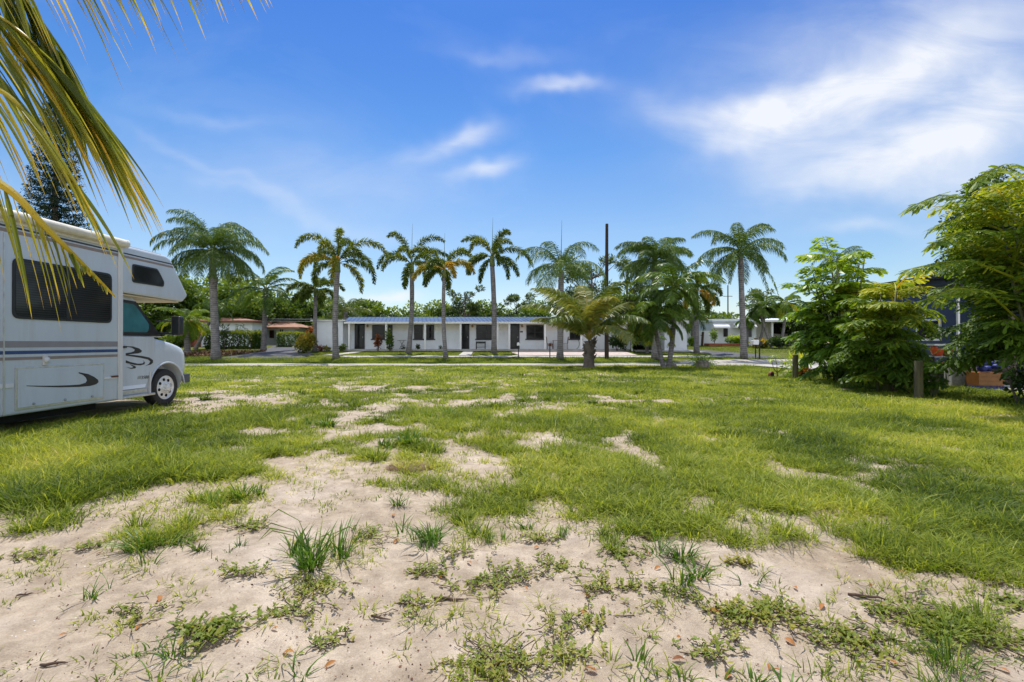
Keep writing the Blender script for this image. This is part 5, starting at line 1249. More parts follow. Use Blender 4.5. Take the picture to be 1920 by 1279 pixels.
# navy house at right
h5 = thing('navy_house', 'dark navy house half hidden behind the right hand palms', 'house', (15.5, 17, 0)); O5 = Vector((15.5, 17, 0))
hb('wall', [(15.5, 24, 14.6, 20, 0, 3.55)], M['navy_wall'], h5, org=O5)
hb('roof', [(15.1, 24.4, 14.2, 20.3, 3.555, 3.72)], M['dark_trim'], h5, .02, O5)
w = hb('window', [(15.44, 15.49, 17.3, 18.35, 1.35, 2.15)], M['white_paint'], h5, org=O5)
hb('pane', [(15.42, 15.438, 17.38, 18.27, 1.43, 2.07)], M['glass'], w, org=O5)
hb('porch_pole', [(gx(1796.5,14.3)-.03, gx(1796.5,14.3)+.03, 14.27, 14.33, 0, 2.9)], M['white_paint'], h5, org=O5)
hb('porch_roof', [(13.0, 15.48, 14.15, 16.4, 2.903, 3.03)], M['dark_trim'], h5, org=O5)
d = 15.6
sh = thing('shelf', 'dark shelf unit with white top board against the navy house', 'shelf', (gx(1765,d), d, .07)); w_ = 45*d/F
for nm, z0, z1, m in (('top_board', gz(648,d), gz(645,d), M['white_paint']), ('shelf_board', gz(670,d), gz(667.5,d), M['steel']), ('shelf_board', .22, .26, M['black_metal'])):
    b = MB(); b.box(-w_*.5, w_*(.55 if nm == 'shelf_board' else .15), -.2, .2, z0-.07, z1-.07); b.build(nm, m, sh)
for sx in (-w_*.48, w_*.5):
    b = MB(); b.box(sx-.02, sx+.02, -.18, .18, 0, gz(667.5,d)-.1); b.build('leg', M['black_metal'], sh)
zz = gz(667.5,d)+.002
t = thing('planter_pot', 'bright orange scalloped pot on the dark shelf', 'pot', (gx(1757,d-.05), d-.05, zz), 0)
b = MB(); b.lathe([(.10,0),(.15,.08),(.18,.2),(.16,.24),(.14,.22)], (0,0,0), 14); b.build('pot', M['orange_plastic'], t, smooth='auto')
b = MB(); b.lathe([(.05,0),(.09,.03),(.10,.09),(.03,.12)], (-.11,0,.20), 10); b.build('rim_ornament', M['orange_plastic'], t)
t = thing('planter_pot', 'amber bowl shaped pot beside the bright orange pot', 'pot', (gx(1776,d-.05), d-.05, zz), 0)
b = MB(); b.lathe([(.11,0),(.15,.09),(.16,.20),(.145,.21)], (0,0,0), 14); b.build('pot', M['amber_plastic'], t, smooth='auto')
t = thing('clay_pot', 'small terracotta pot on the ground left of the grey hamper', 'pot', (gx(1778,14.2), 14.2, .065))
b = MB(); b.box(-.16,.16,-.12,.12,0,.42); b.build('stand', M['black_metal'], t); b = MB(); b.lathe([(.09,.42),(.13,.60),(.15,.60),(.15,.66),(.12,.66)], (0,0,0), 14); b.build('pot', M['terra_pot'], t, smooth='auto')
d = 13.5; t = thing('hamper', 'grey woven square hamper standing on the concrete edge', 'hamper', (gx(1800,d), d, .065), R(-28))
b = MB()
for k in range(12): b.box(-.22-.004*k,.22+.004*k,-.2-.004*k,.2+.004*k,.044*k,.044*k+.042)
b.build('basket', M['wicker'], t, bevel=.008)
b = MB()
for sx in (-1,1):
    for sy in (-1,1): b.box(sx*.262-.018,sx*.262+.018,sy*.242-.018,sy*.242+.018,0,.55)
b.build('corner_rib', M['rv_trim'], t)
d = 12.9; t = thing('crate', 'orange brown painted crate on blue base beside the hamper', 'crate', (gx(1845,d), d, .065), R(-12))
b = MB(); b.box(-.28,.28,-.25,.25,.06,.42); b.build('box', M['amber_plastic'], t, bevel=.012)
b = MB(); b.box(-.31,.31,-.28,.28,0,.058); b.build('base', M['blue_cloth'], t)
b = MB()
for k in range(3): b.box(-.285,.285,-.262,-.252,.09+.115*k,.17+.115*k)
b.build('slat', M['amber_plastic'], t)
o = MB(); rr = random.Random(9)
for i in range(9):
    c = Vector((rr.uniform(-.30,.36), rr.uniform(-.2,.2), .50+rr.uniform(-.02,.22))); o.lathe([(.02,-.07),(.09,-.04),(.11,.02),(.06,.07),(.01,.08)], c, 8)
ob = o.build('blue_bundle', M['blue_cloth'], None, smooth=True); ob.location = (gx(1848,d), d, .065); tag(ob, 'bright blue lumpy bundle heaped on the orange crate', 'bundle')
d = 17.0; t = thing('planter_stand', 'pale round bowl planter in a thin metal stand behind the shrubs', 'planter', (gx(1630,d), d, .06))
b = MB(); b.lathe([(.10,.0),(.20,.04),(.29,.16),(.31,.30),(.29,.30),(.24,.26)], (0,0,.28), 18); b.build('bowl', M['pale_bowl'], t, smooth='auto')
b = MB(); b.lathe([(.315,.55),(.325,.56),(.325,.59),(.315,.60)], (0,0,0), 18)
b.build('ring', M['black_metal'], t)
for k in range(4):
    a = k*math.pi/2+.5; b = MB(); b.tube([(.32*math.cos(a),.32*math.sin(a),.58),(.26*math.cos(a),.26*math.sin(a),0)], [.010]*2, 5); b.build('leg', M['black_metal'], t)
shrub('trailing_plant', 'yellow leafed plant spilling from the pale bowl planter', 'plant', gx(1645,16.8), 16.8, .7, .5, .42, M['limeleaf'], 240, .16, aspect=.3, tb=.3, z0=.5)
d = 20.5; t = thing('garden_chair', 'dark metal garden chair on the driveway behind the tall clump', 'chair', (gx(1602,d), d, .06), R(40))
b = MB(); b.box(-.22,.22,-.22,.22,.42,.45); b.build('seat', M['black_metal'], t)
b = MB(); b.tube([(-.22,.2,.44),(-.22,.3,.9),(.22,.3,.9),(.22,.2,.44)], [.018]*4, 6); b.build('backrest', M['black_metal'], t)
for sx in (-.2,.2):
    for sy in (-.2,.2): b = MB(); b.tube([(sx,sy,.43),(sx,sy*1.15,0)], [.015]*2, 6); b.build('leg', M['black_metal'], t)
X_, D_ = gnd(1446, 708); t = thing('toy_wheel', 'small red wheel shaped object lying in the grass by the sapling', 'wheel', (X_, D_, 0), R(-62))
b = MB(); b.lathe([(.075,-.04),(.115,-.045),(.13,-.02),(.13,.02),(.115,.045),(.075,.04)], (0,0,.10), 18, 'x'); b.build('tyre', M['red_paint'], t, smooth='auto'); b = MB(); b.lathe([(.074,-.06),(.074,.06),(.03,.065),(.01,.065)], (0,0,.10), 14, 'x'); b.build('hub', M['dark_trim'], t)
# sapling
X_, D_ = gnd(1457, 710); t = thing('sapling', 'young forked sapling with long drooping leaves in the grass near the farther post', 'sapling', (X_, D_, 0))
b = MB(); b.tube([(0,0,-.03),(0,0,.22)], [.022,.018], 6); b.tube([(0,0,.21),(-.13,0,.36),(-.18,0,.62)], [.016,.012,.008], 6); b.tube([(0,0,.21),(.15,0,.34),(.25,.02,.56)], [.016,.012,.008], 6); b.tube([(0,0,.2),(.02,.05,.5),(-.05,.05,.78)], [.014,.010,.006], 6); b.build('stem', M['twig'], t)
b = MB(); rr = random.Random(5)
for tip in ((-.18,0,.62),(.25,.02,.56),(-.05,.05,.78)):
    for k in range(11):
        a = rr.uniform(0,6.28); p = Vector(tip); dd = Vector((math.cos(a),math.sin(a),rr.uniform(0,.6))).normalized(); L = rr.uniform(.2,.32); m_ = p+dd*L*.5; e = m_+(dd+Vector((0,0,-1.2))).normalized()*L*.55; wv = dd.cross(Vector((0,0,1))).normalized()*.028
        b.add([p,m_-wv,m_+wv,e],[(0,1,2),(1,3,2)],rr.uniform(.4,.8))
b.build('foliage', M['limeleaf'], t, fix=False)
# stumps by the road
X_, D_ = gnd(1322, 690)
st = MB(); st.lathe([(.34,0),(.36,.15),(.32,.34),(.26,.40),(.05,.42)], (0,0,-.03), 9); so = st.build('stump', M['grey_stone'], None, bevel=.02); so.location = (X_-.05, D_+.2, 0); tag(so, 'pale stump wrapped in weeds at the road edge', 'stump')
shrub('weed_clump', 'tall weeds growing round the pale stump at the road edge', 'plant', X_-.05, D_+.25, 1.7, .8, .62, M['tuft'], 420, .3, aspect=.10, z0=0)
X_, D_ = gnd(1268, 690); st = MB(); st.lathe([(.20,0),(.22,.08),(.16,.2),(.03,.24)], (0,0,-.02), 8); so = st.build('rock', M['grey_stone'], None, bevel=.02); so.location = (X_, D_+.5, 0); tag(so, 'small reddish grey rock at the foot of the twin palms', 'rock')
# brick edging and leaf litter under the queen palm
n = 2600; D = rng.uniform(34.5, 38, n); X = np.interp(D, [34,38], [-23.2,-21.5]) + rng.uniform(-2.4, 2.2, n)
Pn = np.stack([X, D, np.interp(D, TD, TZ)+rng.uniform(.01,.10,n)], 1); V, Q, T = leaves_np(Pn, .17, rng.uniform(0,1,n), .85, .5)
tag(np_obj('leaf_litter', V, [Q], T, M['litter']), 'brown fallen leaf litter under the palms beside the driveway', 'leaf litter', kind='stuff')

# ------------------------------------------------------------------ foreground tufts, weeds, leaves, twigs
def tuft(label, px, py, h, rad, n, w, seed, tint=.42, lean=.9, stalks=0):
    X, D = gnd(px, py); rs = np.random.default_rng(seed); z = float(lot_bump(np.array(X), np.array(D)))
    o = thing('grass_tuft', label, 'grass tuft', (X, D, z), 0, 'grass tufts on the bare sand')
    n = int(n*.85); a = rs.uniform(0, 6.28, n); nb_ = 5; cen = rs.normal(0, rad*.42, (nb_, 2)); cen[0] = 0; wt = rs.dirichlet(np.ones(nb_)*1.2); ci = rs.choice(nb_, n, p=wt)
    r = rad*.24*np.sqrt(rs.random(n)); Pp = np.stack([np.cos(a)*r+cen[ci,0], np.sin(a)*r*.8+cen[ci,1], np.full(n, -.004)], 1); ba = rs.uniform(0, 6.28)
    hh = h*rs.uniform(.3, 1.15, n)*rs.uniform(.55, 1.05, nb_)[ci]; a = a + .9*np.sin(ba-a)*rs.random(n); g_ = GR()
    g_.add(blades(Pp, hh, a+rs.normal(0,.5,n), np.clip(lean*(.15+.9*rs.random(n)**.8), .05, 1.6), w*rs.uniform(.6,1.4,n), np.where(rs.random(n)<.10, rs.uniform(.8,1,n), tint+rs.normal(0,.15,n)), 4))
    g_.build('blade_clump', M['tuft'], o)
    if stalks:
        b = MB(); r2 = random.Random(seed)
        for k in range(stalks):
            a2 = r2.uniform(2.4, 3.8) if k < 3 else r2.uniform(0,6.28); L = h*r2.uniform(.9,1.5)
            pts = [(0,0,0),(math.cos(a2)*L*.35,math.sin(a2)*L*.3,L*.5),(math.cos(a2)*L*.75,math.sin(a2)*L*.5,L*.62),(math.cos(a2)*L*.95,math.sin(a2)*L*.6,L*.48)]
            b.tube(pts, [.0028,.0024,.0042,.001], 4, .7)
        b.build('seed_stalk', M['tuft'], o)
tuft('tallest grass tuft alone on the sand left of centre, with leaning seed stalks', 592, 1050, .30, .26, 210, .0085, 1, .34, 1.0, 6)
tuft('broad low grass tuft on the sand just left of the centre line', 812, 1010, .17, .24, 190, .007, 2, .42, 1.2)
tuft('dark green tuft in the streak of grass at left, right below the grass edge', 275, 1028, .16, .26, 190, .007, 3, .34, 1.2)
tuft('second tuft along the left sand streak, lighter and flatter', 350, 1010, .11, .24, 130, .006, 4, .45, 1.4)
tuft('dark coarse spreading tuft right of centre at the edge of the grass', 1308, 1085, .16, .27, 210, .008, 5, .32, 1.25)
tuft('upright broad bladed tuft on the border of the left grass', 452, 936, .16, .22, 130, .010, 6, .50, .9)
tuft('coarse tuft in the middle of the lot beyond the dry brown patch', 757, 838, .20, .34, 190, .013, 7, .36, 1.2)
tuft('small spiky tuft behind the two large ones near centre', 918, 1012, .10, .09, 60, .005, 8, .5, .9)
tuft('small tuft beside the sandy strip, left of the long right hand grass', 1063, 1002, .12, .09, 60, .004, 9, .45, .5)
tuft('thin straggly tuft low at left on bare sand', 172, 1120, .12, .14, 34, .006, 10, .4, 1.3)
tuft('splayed tuft at the bottom left with dark curling blades', 325, 1232, .11, .18, 60, .006, 11, .36, 1.5)
tuft('thin tuft at the bottom below the creeping weeds left of centre', 545, 1262, .13, .18, 46, .006, 12, .42, 1.3)
tuft('loose yellow green tuft on the bottom edge right of centre', 1240, 1268, .15, .16, 44, .007, 13, .55, .9)
tuft('dark tuft cut by the bottom edge of the picture, right of centre', 1405, 1285, .10, .22, 80, .007, 14, .38, 1.3)
tuft('fluffy fine grey green tuft in the bottom right corner', 1775, 1255, .16, .32, 420, .0035, 15, .40, 1.0)
tuft('light tuft among the clumps in the middle of the lot', 835, 782, .2, .32, 150, .014, 16, .5, 1.1)
tuft('upright lime tuft at the far end of the left grass border', 243, 925, .13, .14, 60, .007, 17, .6, .9)
tuft('wide dark tuft halfway up the left grass', 620, 800, .22, .42, 180, .014, 18, .34, 1.2)

def weed(label, px, py, rad, n, seed, tint=.5, ls=.030):
    X, D = gnd(px, py); rr = random.Random(seed); z = float(lot_bump(np.array(X), np.array(D)))
    o = thing('creeping_weed', label, 'weed', (X, D, z), 0, 'creeping weeds on the bare sand')
    lf = MB(); st = MB()
    for i in range(n):
        a = rr.uniform(0, 6.28); L = rad*rr.uniform(.15, .9)*(.8+.5*abs(math.cos(a))); k = 5; ca = a; p = Vector((rr.gauss(0,rad*.5), rr.gauss(0,rad*.32), .004)); pts = [p.copy()]
        for j in range(k):
            ca += rr.gauss(0,.35); p = p + Vector((math.cos(ca), math.sin(ca), 0))*L/k; p.z = .004+.014*rr.random(); pts.append(p.copy())
        st.tube(pts, [.0022]*len(pts), 3, .3, cap=False)
        for j in range(int(5+L*45)):
            q_ = sample(pts, rr.random()); b_ = rr.uniform(0,6.28); s = ls*.8*rr.uniform(.5,1.4); d = Vector((math.cos(b_),math.sin(b_),rr.uniform(.05,.9))).normalized(); wv = d.cross(Vector((rr.uniform(-.4,.4),rr.uniform(-.4,.4),1))).normalized()*s*.26
            q_ = q_ + Vector((0,0,rr.uniform(0,.018)))
            lf.add([q_, q_+d*s*.5-wv, q_+d*s, q_+d*s*.5+wv], [(0,1,2,3)], min(1,max(0,tint+rr.gauss(0,.18))))
    lf.build('foliage', M['weed'], o, fix=False); st.build('stem', M['twig'], o, fix=False)
weed('creeping weed mat on the sand below the broad centre tuft', 925, 1085, .20, 46, 1)
weed('low leafy weed strand just below the tallest tuft', 600, 1098, .17, 40, 2, .55)
weed('large creeping weed mat right of the bottom centre with oval leaves', 1395, 1160, .20, 60, 3, .62)
weed('bushy mat of weeds cut by the bottom edge near centre', 925, 1262, .17, 80, 4, .6, .024)
weed('leafy green weed in the bottom left, beside orange fallen leaves', 395, 1190, .14, 44, 5, .45, .036)
weed('dense dark weed mat at the bottom right', 1790, 1175, .26, 80, 6, .42, .034)
weed('straggling weed right of the bottom mat of weeds', 1155, 1105, .16, 36, 47, .6)
weed('sparse reddish weed strands in the lower middle', 1075, 1175, .17, 26, 8, .6)
weed('olive weed patch left of the fluffy corner tuft', 1590, 1205, .20, 54, 9, .55)
weed('thin weed tendrils trailing down from the broad centre tuft', 795, 1070, .13, 26, 10, .5)
weed('weed chain trailing from the tallest tuft toward the bottom', 545, 1150, .13, 24, 11, .5)
weed('small weed sprig alone on the sand lower left of centre', 640, 1195, .09, 14, 12, .5)
weed('weed sprig at left under the dark streak tuft', 165, 1030, .08, 14, 13, .5)
weed('weed sprawl at the right under the long grass', 1455, 1150, .14, 24, 14, .55)
weed('weed patch between the centre mat and the right grass', 1010, 1010, .12, 22, 15, .5)
weed('weed patch at far right bottom beside the sand', 1905, 1130, .14, 30, 16, .45)
weed('yellow green weed patch next to the dark coarse tuft', 1390, 1060, .08, 22, 17, .75)
weed('weed tangle along the sand strip in the lower middle left', 460, 1075, .12, 22, 18, .5)

weed('loose weed sprawl between the tallest tuft and the broad centre tuft', 700, 1000, .16, 26, 21, .5)
weed('thin weed strand straight below the broad centre tuft and above the mat', 865, 1040, .10, 16, 22, .55)
weed('weed patch right of the centre mat, beside dark debris', 1035, 1062, .15, 28, 23, .5)
weed('olive weed scatter left of the dark coarse tuft', 1165, 1045, .15, 28, 24, .45)
weed('sparse weed runner on the sand under the thin tendrils', 775, 1135, .12, 16, 25, .6)
weed('weed scatter just below the dark coarse tuft', 1245, 1125, .14, 24, 26, .5)
weed('small weed cluster on the sand under the left grass border', 470, 985, .15, 24, 27, .5)
weed('weed runner on the sand right of the tall bottom mat', 1060, 1240, .10, 20, 28, .6)
weed('weed scatter near the two paired orange leaves at the bottom', 1330, 1225, .11, 22, 29, .5)
weed('faint weed scatter at the left edge of the sand', 60, 1040, .12, 18, 30, .55)
weed('weed runner left of the bottom left leafy weed', 265, 1150, .12, 18, 31, .5)
weed('weed scatter between the two right hand weed mats', 1665, 1155, .14, 28, 32, .5)
tuft('small ragged tuft in the sand right of the broad centre tuft', 985, 985, .09, .14, 60, .006, 19, .42, 1.3)
tuft('small ragged tuft on the sand left of the tallest tuft', 430, 1035, .07, .12, 40, .005, 20, .45, 1.3)
tuft('small tuft in the sandy strip above the broad centre tuft', 745, 950, .10, .16, 70, .007, 21, .4, 1.3)
tuft('short tuft at the foot of the right grass border', 1165, 985, .10, .18, 80, .006, 22, .45, 1.3)

# fallen leaves: one mesh, copied
b = MB(); nn = 6; vs = []
for i in range(nn+1):
    s = i/nn; w = .5*math.sin(math.pi*min(1, s*.95+.03))**.8*.42
    z = .12*math.sin(s*math.pi)
    vs += [(s-.5, -w, z+w*.45), (s-.5, 0, z), (s-.5, w, z+w*.45)]
fs = []
for i in range(nn): fs += [(i*3,i*3+1,i*3+4,i*3+3), (i*3+1,i*3+2,i*3+5,i*3+4)]
b.add(vs, fs, .5); lf0 = b.build('fallen_leaf', M['deadleaf'], None, smooth=True, fix=False)
b = MB(); b.add(vs, fs, .05); lf1 = b.build('fallen_leaf', M['deadleaf'], None, smooth=True, fix=False)
leafpos = [(375,1183),(447,1214),(541,1224),(516,1186),(620,1248),(186,1038),(262,1180),(743,1012),(738,965),(1006,1025),(1095,1158),(1100,1125),(1232,1068),(1272,1199),(1310,1090),(1322,1147),(1338,1148),(1440,1252),(1455,1258),(1107,1268),(1365,1270),(1490,1107),(1272,1245),(1630,1100),(1690,1075),(1905,1135),(1880,1260),(1673,1248),(1605,1205),(1900,1205),(1480,1200),(1215,1043),(1540,1140),(120,1190),(880,1060),(985,1105),(1700,1040),(830,1085),(300,1120),(1180,1010)]
redl = {23, 24, 25, 22, 5, 36}
rr = random.Random(3)
for i, (px, py) in enumerate(leafpos):
    o = (lf1 if i in redl else lf0)
    if i not in (0, 23): o = o.copy(); C.objects.link(o)
    x, d = gnd(px, py); s = rr.uniform(.028, .052)
    o.location = (x, d, float(lot_bump(np.array(x), np.array(d)))+.008); o.rotation_euler = (rr.uniform(-.5,.5), rr.uniform(-.4,.4), rr.uniform(0,6.28)); o.scale = (s, s*rr.uniform(.8,1.2), s)
    tag(o, 'dark red curled fallen leaf on the sand' if i in redl else 'orange brown curled fallen leaf on the sand', 'fallen leaf', 'dark red fallen leaves' if i in redl else 'orange fallen leaves')
# twigs
tw = [((105,1248),.10,.2,'short dark twig on the sand in the bottom left corner'),((1625,1125),.16,-.25,'dark broken stick on the sand at the right below the grass'),((1216,1008),.12,-.6,'dark gnarled twig at the grass edge right of centre'),((845,1122),.16,-.1,'thin twig lying below the thin weed tendrils'),((715,1160),.10,-.3,'tiny reddish twig on bare sand below the centre'),((875,805),.30,-.2,'dark branch lying on the sandy middle of the lot'),((1145,697),.9,-.1,'pale stick lying in the grass before the twin palms'),((50,1110),.07,.3,'tiny dark twig at the left edge'),((1870,1100),.12,.3,'twig at the right edge under the grass')]
rr = random.Random(8)
for (px, py), L, a, lab in tw:
    if px == 1145: px = 1235
    x, d = gnd(px, py); b = MB(); pts = []
    for k in range(6):
        s = (k/5-.5)*L; pts.append((math.cos(a)*s+rr.uniform(-.04,.04)*L, math.sin(a)*s+rr.uniform(-.05,.05)*L, .006+.008*rr.random()))
    r_ = .035*L**.8+.001
    b.tube(pts, [r_*.7,r_,r_*.95,r_*.8,r_*.6,r_*.2], 6); b.tube([pts[2], (pts[2][0]+.12*L, pts[2][1]+.14*L, .02)], [r_*.6, r_*.15], 5)
    o = b.build('twig', M['twig'], None, smooth=True); o.location = (x, d, float(lot_bump(np.array(x), np.array(d)))); tag(o, lab, 'twig')
# dry brown patch
X_, D_ = gnd(770, 880); n = 700; g_ = GR(); a = rng.uniform(0,6.28,n); r = np.sqrt(rng.random(n))
g_.add(blades(np.stack([np.cos(a)*r*.24, np.sin(a)*r*.14, 0*r], 1), .06*rng.uniform(.5,1.3,n), rng.uniform(0,6.28,n), rng.uniform(.5,1.5,n), np.full(n,.004), rng.uniform(.85,1,n), 2))
o = g_.build('dead_grass', M['litter']); o.location = (X_, D_, float(lot_bump(np.array(X_), np.array(D_)))); tag(o, 'small brown dead grass patch in the sandy middle', 'dead grass')
# litter crumbs and shells
n = 9000; D = 1.6+ rng.random(n)**1.5*6.5; X = rng.uniform(-1,1,n)*(1.12*D+.3); k = (grass_density(X, D) < .45) & (rng.random(n) < np.clip((fbm(X, D, 2.2, 140, 3)-.40)*5, .06, 1)); X, D = X[k], D[k]; n = len(X)
Pn = np.stack([X, D, lot_bump(X, D)+.003], 1); V, Q, T = leaves_np(Pn, .013, np.where(rng.random(n)<.25, .98, rng.uniform(0,.5,n)), .9, .55)
tag(np_obj('sand_debris', V, [Q], T, M['litter']), 'fine crumbs of bark and shell scattered over the sand', 'debris', kind='stuff')

# ------------------------------------------------------------------ near coconut palm, its fronds hanging into the top left
np_root = thing('coconut_palm', 'close coconut palm whose yellow green fronds hang into the top left corner', 'palm tree', (-4.6, 1.6, 0)); NO = Vector((-4.6, 1.6, 0))
b = MB(); b.tube([(-.25,-.1,-.05),(-.15,-.05,1.2),(0,0,2.6),(0,0,3.1)], [.24,.17,.14,.12], 14); b.build('trunk', M['coco_bark'], np_root, smooth=True)
def W3(px, py, d): return Vector((gx(px,d), d, gz(py,d)))
def smooth_path(k, n=8):
    out = []
    for i in range(len(k)-1):
        p0 = k[max(0,i-1)]; p1 = k[i]; p2 = k[i+1]; p3 = k[min(len(k)-1,i+2)]
        for j in range(n):
            t = j/n; out.append(.5*((2*p1)+(p2-p0)*t+(2*p0-5*p1+4*p2-p3)*t*t+(3*p1-p0-3*p2+p3)*t**3))
    out.append(k[-1]); return out
def near_frond(keys, nl, ll, lw, seed, tint, dirs, spread=.18, r0=.016, prof=None, s0=.05, s1=.99, stalk_tint=.8, yellow=.3):
    """leaflets leave the rachis toward the given directions and hang"""
    rr = random.Random(seed); pts = smooth_path([v - NO for v in keys]); n = len(pts); b = MB()
    b.tube(pts, [r0*(1-.85*i/(n-1)) for i in range(n)], 6, stalk_tint)
    for i in range(nl):
        s = s0 + (s1-s0)*(i+rr.random()*.5)/nl; p = sample(pts, s); t = (sample(pts, min(1,s+.04))-sample(pts, max(0,s-.04))).normalized()
        for dd in dirs:
            dv = Vector(dd[0]).lerp(Vector(dd[1]), s); dv = (dv.normalized() + Vector((rr.gauss(0,spread),rr.gauss(0,spread),rr.gauss(0,spread*.7)))).normalized()
            L = ll*(prof(s) if prof else 1)*rr.uniform(.8,1.1); w = lw*rr.uniform(.75,1.2)
            rot = rr.uniform(-.9,.9); sd = dv.cross(t); sd = sd.normalized() if sd.length > .1 else dv.cross(Vector((0,1,0))).normalized()
            sd = (sd*math.cos(rot) + dv.cross(sd)*math.sin(rot)).normalized()
            tt = min(1,max(0, tint+rr.gauss(0,.14) + (yellow if rr.random() < .30 else 0)))  # some leaflets yellower: sunlit look put into their tint
            K = 7; q_ = p.copy(); dcur = dv.copy(); rows = []
            for k in range(K+1):
                f = k/K; ww = w*.5*(min(1, f*7+.35))*(1-f**2.2)+.0004
                fold = dcur.cross(sd).normalized()*ww*.42
                rows.append((q_-sd*ww+fold, q_.copy(), q_+sd*ww+fold))
                dcur = (dcur + Vector((0,0,-.055*(1+f)))).normalized(); q_ = q_ + dcur*L/K
            vs = [v for r_ in rows for v in r_]; fs = []
            for k in range(K): fs += [(k*3,k*3+1,k*3+4,k*3+3),(k*3+1,k*3+2,k*3+5,k*3+4)]
            bb = len(b.v); b.add(vs, fs, tt)
            for k in range(3): b.t[bb+K*3+k] = 1.0; b.t[bb+(K-1)*3+k] = min(1, tt+.35)
    return b.build('frond', M['near_frond'], np_root, fix=False)
# upper frond: rachis runs above the frame, leaflets stream down to the right
near_frond([W3(-900,-320,2.3), W3(-300,-280,2.4), W3(60,-210,2.6), W3(300,-170,2.9), W3(450,-100,3.1)], 46, .95, .027, 1, .40, [((.55,.1,-.8),(.66,.1,-.75)), ((.35,.25,-.95),(.6,.3,-.8))], .07, .02, lambda s: 1.0-.62*max(0,s-.5)/.5, .3, .99, yellow=.4)
# middle frond: leaflets reach far right, to the motorhome roof
near_frond([W3(-700,-40,2.2), W3(-260,-20,2.3), W3(-60,5,2.4), W3(60,80,2.5), W3(130,180,2.6)], 38, 1.12, .027, 2, .38, [((.60,.1,-.80),(.68,.12,-.74)), ((.45,.3,-.9),(.55,.2,-.85))], .08, .02, lambda s: 1.0-.22*s, .32, .99, yellow=.4)
# inner shaded mass behind
near_frond([W3(-500,-200,2.7), W3(-150,-140,2.8), W3(20,-30,2.9), W3(95,90,3.0), W3(115,190,3.0)], 62, .74, .034, 3, .16, [((.45,.1,-.9),(.5,.1,-.9)), ((.1,.1,-1),(.2,.2,-1))], .13, .02, lambda s: 1-.45*s, .3, .99, yellow=.25)
# lower frond: yellow rachis crossing the motorhome window, leaflets hanging straight down
near_frond([W3(-420,250,1.45), W3(-160,285,1.5), W3(0,345,1.55), W3(90,432,1.6), W3(160,500,1.68), W3(215,556,1.78)], 30, .40, .0125, 4, .46, [((.16,.05,-1),(.34,.1,-1))], .07, .020, lambda s: (1.0 if s < .5 else max(.08, 1-(s-.5)*3.2)), .22, .93, stalk_tint=.78, yellow=.2)
near_frond([W3(-420,60,1.7), W3(-160,130,1.75), W3(0,170,1.8), W3(70,250,1.85), W3(125,330,1.9)], 20, .54, .015, 5, .50, [((.42,.05,-.9),(.62,.1,-.8))], .06, .016, lambda s: 1-.2*s, .25, .98, yellow=.2)
# twisted dead fibres at the frond tips
b = MB(); rr = random.Random(6)
for i in range(70):
    p = W3(rr.gauss(100,38), rr.gauss(285,14), rr.uniform(2.5,2.9))-NO; pts = [p]
    for k in range(4): p = p+Vector((rr.gauss(0,.02), rr.gauss(0,.02), rr.gauss(-.01,.015))); pts.append(p)
    b.tube(pts, [.0022]*5, 3, rr.uniform(.5,1), cap=False)


# ------------------------------------------------------------------ camera, sun, sky
cam = bpy.data.cameras.new('camera'); co = bpy.data.objects.new('camera', cam); C.objects.link(co)
co.location = (0, 0, EYE); co.rotation_euler = (R(90) + math.atan(3.5/F), 0, 0)
cam.sensor_width = 36; cam.lens = 36*F/1920; cam.clip_start = .05; cam.clip_end = 3000
scene.camera = co
SUN_EL, SUN_AZ = R(66), R(-7)
sd = Vector((math.sin(SUN_AZ)*math.cos(SUN_EL), math.cos(SUN_AZ)*math.cos(SUN_EL), math.sin(SUN_EL)))
sl = bpy.data.lights.new('sun', 'SUN'); sl.energy = 5.0; sl.angle = R(.53); sl.color = (1, .955, .88)
so = bpy.data.objects.new('sun', sl); C.objects.link(so); so.rotation_euler = sd.to_track_quat('Z', 'Y').to_euler(); so.location = (0, 0, 60)

w = bpy.data.worlds.new('World'); scene.world = w; w.use_nodes = True; nt = w.node_tree; nt.nodes.clear(); L = nt.links
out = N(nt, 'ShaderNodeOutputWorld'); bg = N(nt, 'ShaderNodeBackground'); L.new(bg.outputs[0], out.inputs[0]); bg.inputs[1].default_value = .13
sky = N(nt, 'ShaderNodeTexSky', sky_type='NISHITA'); sky.sun_disc = False; sky.sun_elevation = SUN_EL; sky.sun_rotation = SUN_AZ
sky.air_density = 1.0; sky.dust_density = .6; sky.ozone_density = 2.0
hs = N(nt, 'ShaderNodeHueSaturation'); hs.inputs['Saturation'].default_value = 1.15; hs.inputs['Value'].default_value = 1.0; L.new(sky.outputs[0], hs.inputs['Color'])
tc = N(nt, 'ShaderNodeTexCoord'); sp = N(nt, 'ShaderNodeSeparateXYZ'); L.new(tc.outputs['Generated'], sp.inputs[0])
grad = ramp(nt, sp.outputs[2], [(.0,(1.02,1.05,1.05)), (.22,(1.0,1.04,1.08)), (.36,(.58,.88,1.13)), (.56,(.34,.66,1.12)), (1.0,(.32,.62,1.05))])
tint = mixrgb(nt, 1, hs.outputs[0], grad, 'MULTIPLY')
yy = mathn(nt, 'MAXIMUM', sp.outputs[1], .02)
u = mathn(nt, 'DIVIDE', sp.outputs[0], yy); v = mathn(nt, 'DIVIDE', sp.outputs[2], yy)
cmb = N(nt, 'ShaderNodeCombineXYZ'); L.new(u, cmb.inputs[0]); L.new(v, cmb.inputs[1])
